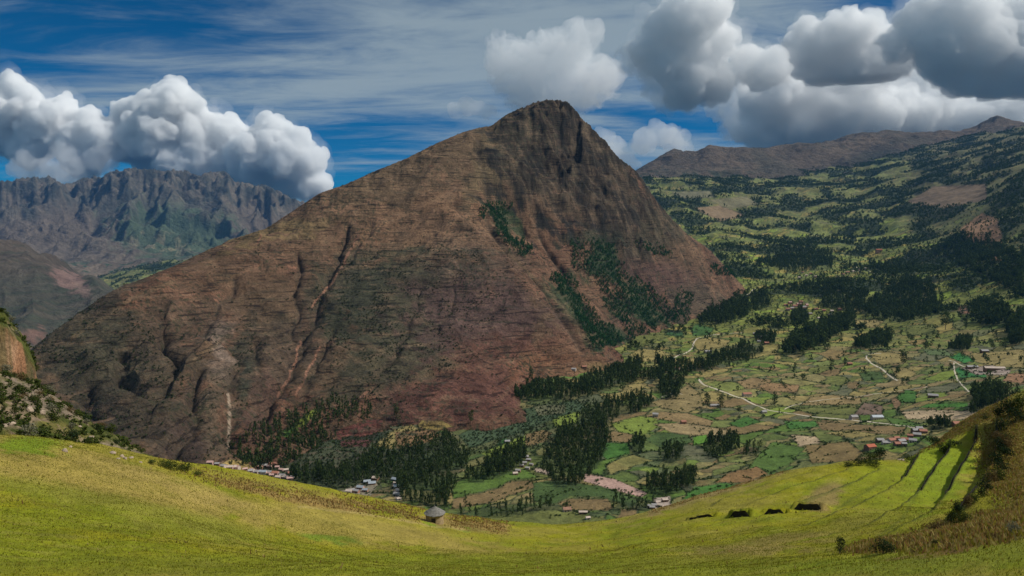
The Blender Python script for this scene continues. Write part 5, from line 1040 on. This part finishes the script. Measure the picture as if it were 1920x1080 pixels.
for k,(u,v,w_,h_) in enumerate([(1890,790,50,34),(1912,782,40,46),(1870,798,30,22),(1850,790,24,12),(1905,800,50,26)]): shrub(u,v,w_,h_,[M_BSD,M_BSH][k%2],'dark bush on top of the grassy spur at the right edge',80+k,nq=700,group='bushes on the spur')
for k,(u,v,w_,h_) in enumerate([(310,876,46,14),(345,886,50,16),(285,868,26,10),(370,893,30,10),(325,882,40,14)]): shrub(u,v,w_,h_,M_BSH,'low green bush on the lip of the meadow at the left',90+k,nq=500,group='low bushes on the left lip')
for (lb,gp),its in SHG.items(): ordinals(its,lb,gp,'shrub')
# shrubs over the scrub bank
x,y,z,u,v=VB['scrub_hillside']; m=np.nonzero(VIS['scrub_hillside']&(u>=-10)&(u<420)&(v>560))[0]; m=m[y[m]>np.interp(x[m]/y[m],EDG[:,0]/EDG[:,1],EDG[:,1])+1.5]; m=m[thin(x[m],y[m],1.8)]
t_=x[m]/y[m]; yb=np.interp(t_,CLF[:,0]/CLF[:,1],CLF[:,1]); onface=(np.abs(y[m]-yb-1.2)<2.6)&(np.interp(t_,CLF[:,0]/CLF[:,1],CH,right=0)>1); m=m[~onface]
dnz=fbm(x[m]/11,y[m]/11,3,.5,91); m=m[RNG.random(len(m))<.75+.9*dnz]
big=m[RNG.permutation(len(m))[:150]]; restm=np.setdiff1d(m,big)
SB=[]
for k in range(6):
    V,F=crown(1,1,420,'bush',700+k); V2,F2=merge([(V,F),trunk(.8,.03,.1,2,k)]); mt_=[M_BSH,M_BSH,M_BSD,M_BSB,M_BSH,M_BSG][k]
    SB.append(mesh_np('shrub',V2,F2,smooth=False,mats=[mt_,M_BARK],midx=np.r_[np.zeros(len(F)),np.ones(len(F2)-len(F))]))
for k,i in enumerate(big):
    o=SB[k] if k<6 else SB[R_.choice([0,1,2,4,0,1,3,5])].copy()
    if k>=6: S.collection.objects.link(o)
    h=R_.uniform(.9,2.5); o.location=(x[i],y[i],z[i]-.15); o.scale=(h*R_.uniform(1.1,1.7),h*R_.uniform(1.1,1.7),h); o.rotation_euler=(0,0,R_.uniform(0,6.28))
    pl='on top of the red cliff' if v[i]<650 else 'at the foot of the red cliff' if v[i]<745 and u[i]<110 else 'on the left part of the scrub bank' if u[i]<110 else 'on the middle of the scrub bank' if u[i]<210 else 'on the right tail of the scrub bank'
    tag(o,'green or brown shrub '+pl,'shrub','shrubs '+pl)
hh=RNG.uniform(.4,1.5,len(restm)); scatter_mesh('undergrowth',np.stack([x,y,z],-1)[restm],hh,hh*1.6,U_BUSH,M_BSH,'low undergrowth between the shrubs of the scrub bank')
# rocks at the foot of the bank and steps of stone by the terraces
def rock_mesh(seed, n=2):
    V,F=I2; r=np.random.default_rng(seed); s=r.uniform(.7,1.3,3); p=V.copy(); p=p*(1+.22*vn3(V*1.7+seed*3,seed)+.10*vn3(V*4+seed,seed))[:,None]*s; p[:,2]=np.maximum(p[:,2],-.45); return p,F
M_RCK=mat_plain('pale_rock',(.34,.26,.19),.95,.35,.6)
RK=[rock_mesh(k) for k in range(4)]
rl=[(150,800,8),(170,820,10),(120,845,12),(132,840,8),(205,842,9),(212,850,12),(228,856,10),(236,862,9),(222,862,8),(246,858,8),(55,770,16),(80,775,14),(35,765,12),(20,795,14),(8,800,12),(100,770,10),(262,866,7)]
base=[]
for k,(u_,v_,w_) in enumerate(rl):
    g=ground_px(u_,v_,('scrub_hillside','meadow'),6)
    if g is None: continue
    if len(base)<4: V,F=RK[k%4]; o=mesh_np('boulder',V,F,M_RCK,smooth=False); base.append(o)
    else: o=base[k%4].copy(); S.collection.objects.link(o)
    r=w_*g[1]/FPX*.5; o.location=(g[0],g[1],g[2]); o.scale=(r,r,r*.8); o.rotation_euler=(0,0,R_.uniform(0,6)); tag(o,'pale boulder on the scrubby bank at the left edge of the meadow','boulder','boulders of the scrub bank')
for k,(u_,v_) in enumerate([(1683,858),(1688,852),(1694,846),(1700,840),(1706,836),(1690,858),(1698,850),(1706,844)]):
    g=G3(u_,v_)[0]
    if np.isnan(g[0]): continue
    o=base[k%4].copy(); S.collection.objects.link(o); o.location=(g[0],g[1],float(Z_meadow(g[0],g[1]))+.1); o.scale=(1.0,.6,.35); o.rotation_euler=(0,0,.3); tag(o,'flat grey stone of the rough steps at the far end of the terraces','stone','stones of the rough steps')
# ------------------------------------------------------------------ grass tufts
x,y,z,u,v=VB['meadow']; 
def tufts(name, n, ylo, yhi, hlo, hhi, cols, label, dens=None, seed=0):
    r=np.random.default_rng(seed); m=np.nonzero(VIS['meadow']&(y>ylo)&(y<yhi))[0]; wgt=(y[m]**1.0); 
    if dens is not None: wgt=wgt*dens(x[m],y[m],u[m],v[m])
    i=m[r.choice(len(m),n,p=wgt/wgt.sum())]; X=x[i]+r.uniform(-.25,.25,n)*y[i]/60; Y=y[i]+r.uniform(-.25,.25,n)*y[i]/60; Z=Z_meadow(X,Y)
    h=r.uniform(hlo,hhi,n); a=r.uniform(0,6.28,n); lw=h*r.uniform(.10,.2,n)*(1+Y/90); ln=r.normal(size=(n,2))*h[:,None]*.35
    b=np.stack([X,Y,Z-.02],-1); d=np.stack([np.cos(a)*lw,np.sin(a)*lw,0*a],-1); t=b+np.stack([ln[:,0],ln[:,1],h],-1)
    V=np.stack([b-d,b+d,t+d*.25,t-d*.25],1).reshape(-1,3); F=np.arange(len(V)).reshape(-1,4); mi=r.integers(0,len(cols),n)
    o=mesh_np(name,V,F,smooth=False,mats=cols,midx=mi); return tag(o,label,'grass',kind='stuff')
MG=[mat_leaf('grass_blade_green',(.125,.145,.009),(.20,.205,.014),1.5,.35),mat_leaf('grass_blade_yellow',(.18,.165,.02),(.25,.21,.035),1.5,.35),mat_leaf('grass_blade_straw',(.25,.19,.06),(.34,.27,.10),1.5,.35)]
tufts('grass',150000,22,120,.05,.15,[MG[0],MG[0],MG[1]],'short green grass of the near meadow',seed=1)
tufts('grass',32000,60,240,.08,.2,[MG[1],MG[1],MG[2],MG[0]],'yellowing tufts over the farther meadow',seed=2)
tufts('dry_grass',9000,90,240,.12,.38,[MG[2],mat_leaf('grass_blade_rust',(.20,.12,.04),(.29,.17,.06),1.5,.3)],'tall dry rust coloured grass along the far lip of the meadow',dens=lambda x_,y_,u_,v_: (pld(u_,v_,[(a,b-3) for a,b,c in ME if 200<a<1000])/18<RNG.random(len(u_)))*sst(260,480,u_)*sst(1000,880,u_)*(np.hypot(u_-815,(v_-970)*1.6)>30)+.4*(pld(u_,v_,[(a,b) for a,b,c in ME if 1150<a<1500])/5<RNG.random(len(u_)))+.001,seed=3)
tufts('dry_grass',30000,30,240,.15,.45,[MG[2],bpy.data.materials['grass_blade_rust'],MG[1]],'rough brown grass on the banks at the right',dens=lambda x_,y_,u_,v_: (ell(u_,v_,1860,990,170,30,-10)+ell(u_,v_,1660,1022,70,12,-8)+ell(u_,v_,1900,850,60,90,0)+ell(u_,v_,1800,800,90,14,-28))+.001,seed=4)
# ------------------------------------------------------------------ haze
hv,hf=boxm(-9500,9500,-300,17000,-900,1750)
M_HZ=bpy.data.materials.new('haze'); M_HZ.use_nodes=True; nt=M_HZ.node_tree; nt.nodes.clear(); o=N(nt,'ShaderNodeOutputMaterial'); pv=N(nt,'ShaderNodeVolumePrincipled'); pv.inputs['Color'].default_value=(.13,.43,1,1); pv.inputs['Density'].default_value=1.15e-5; L(nt,pv.outputs[0],o.inputs['Volume'])
hz=mesh_np('haze',hv,hf,M_HZ,smooth=False); tag(hz,'thin blue air between the camera and the ranges','haze',kind='stuff')
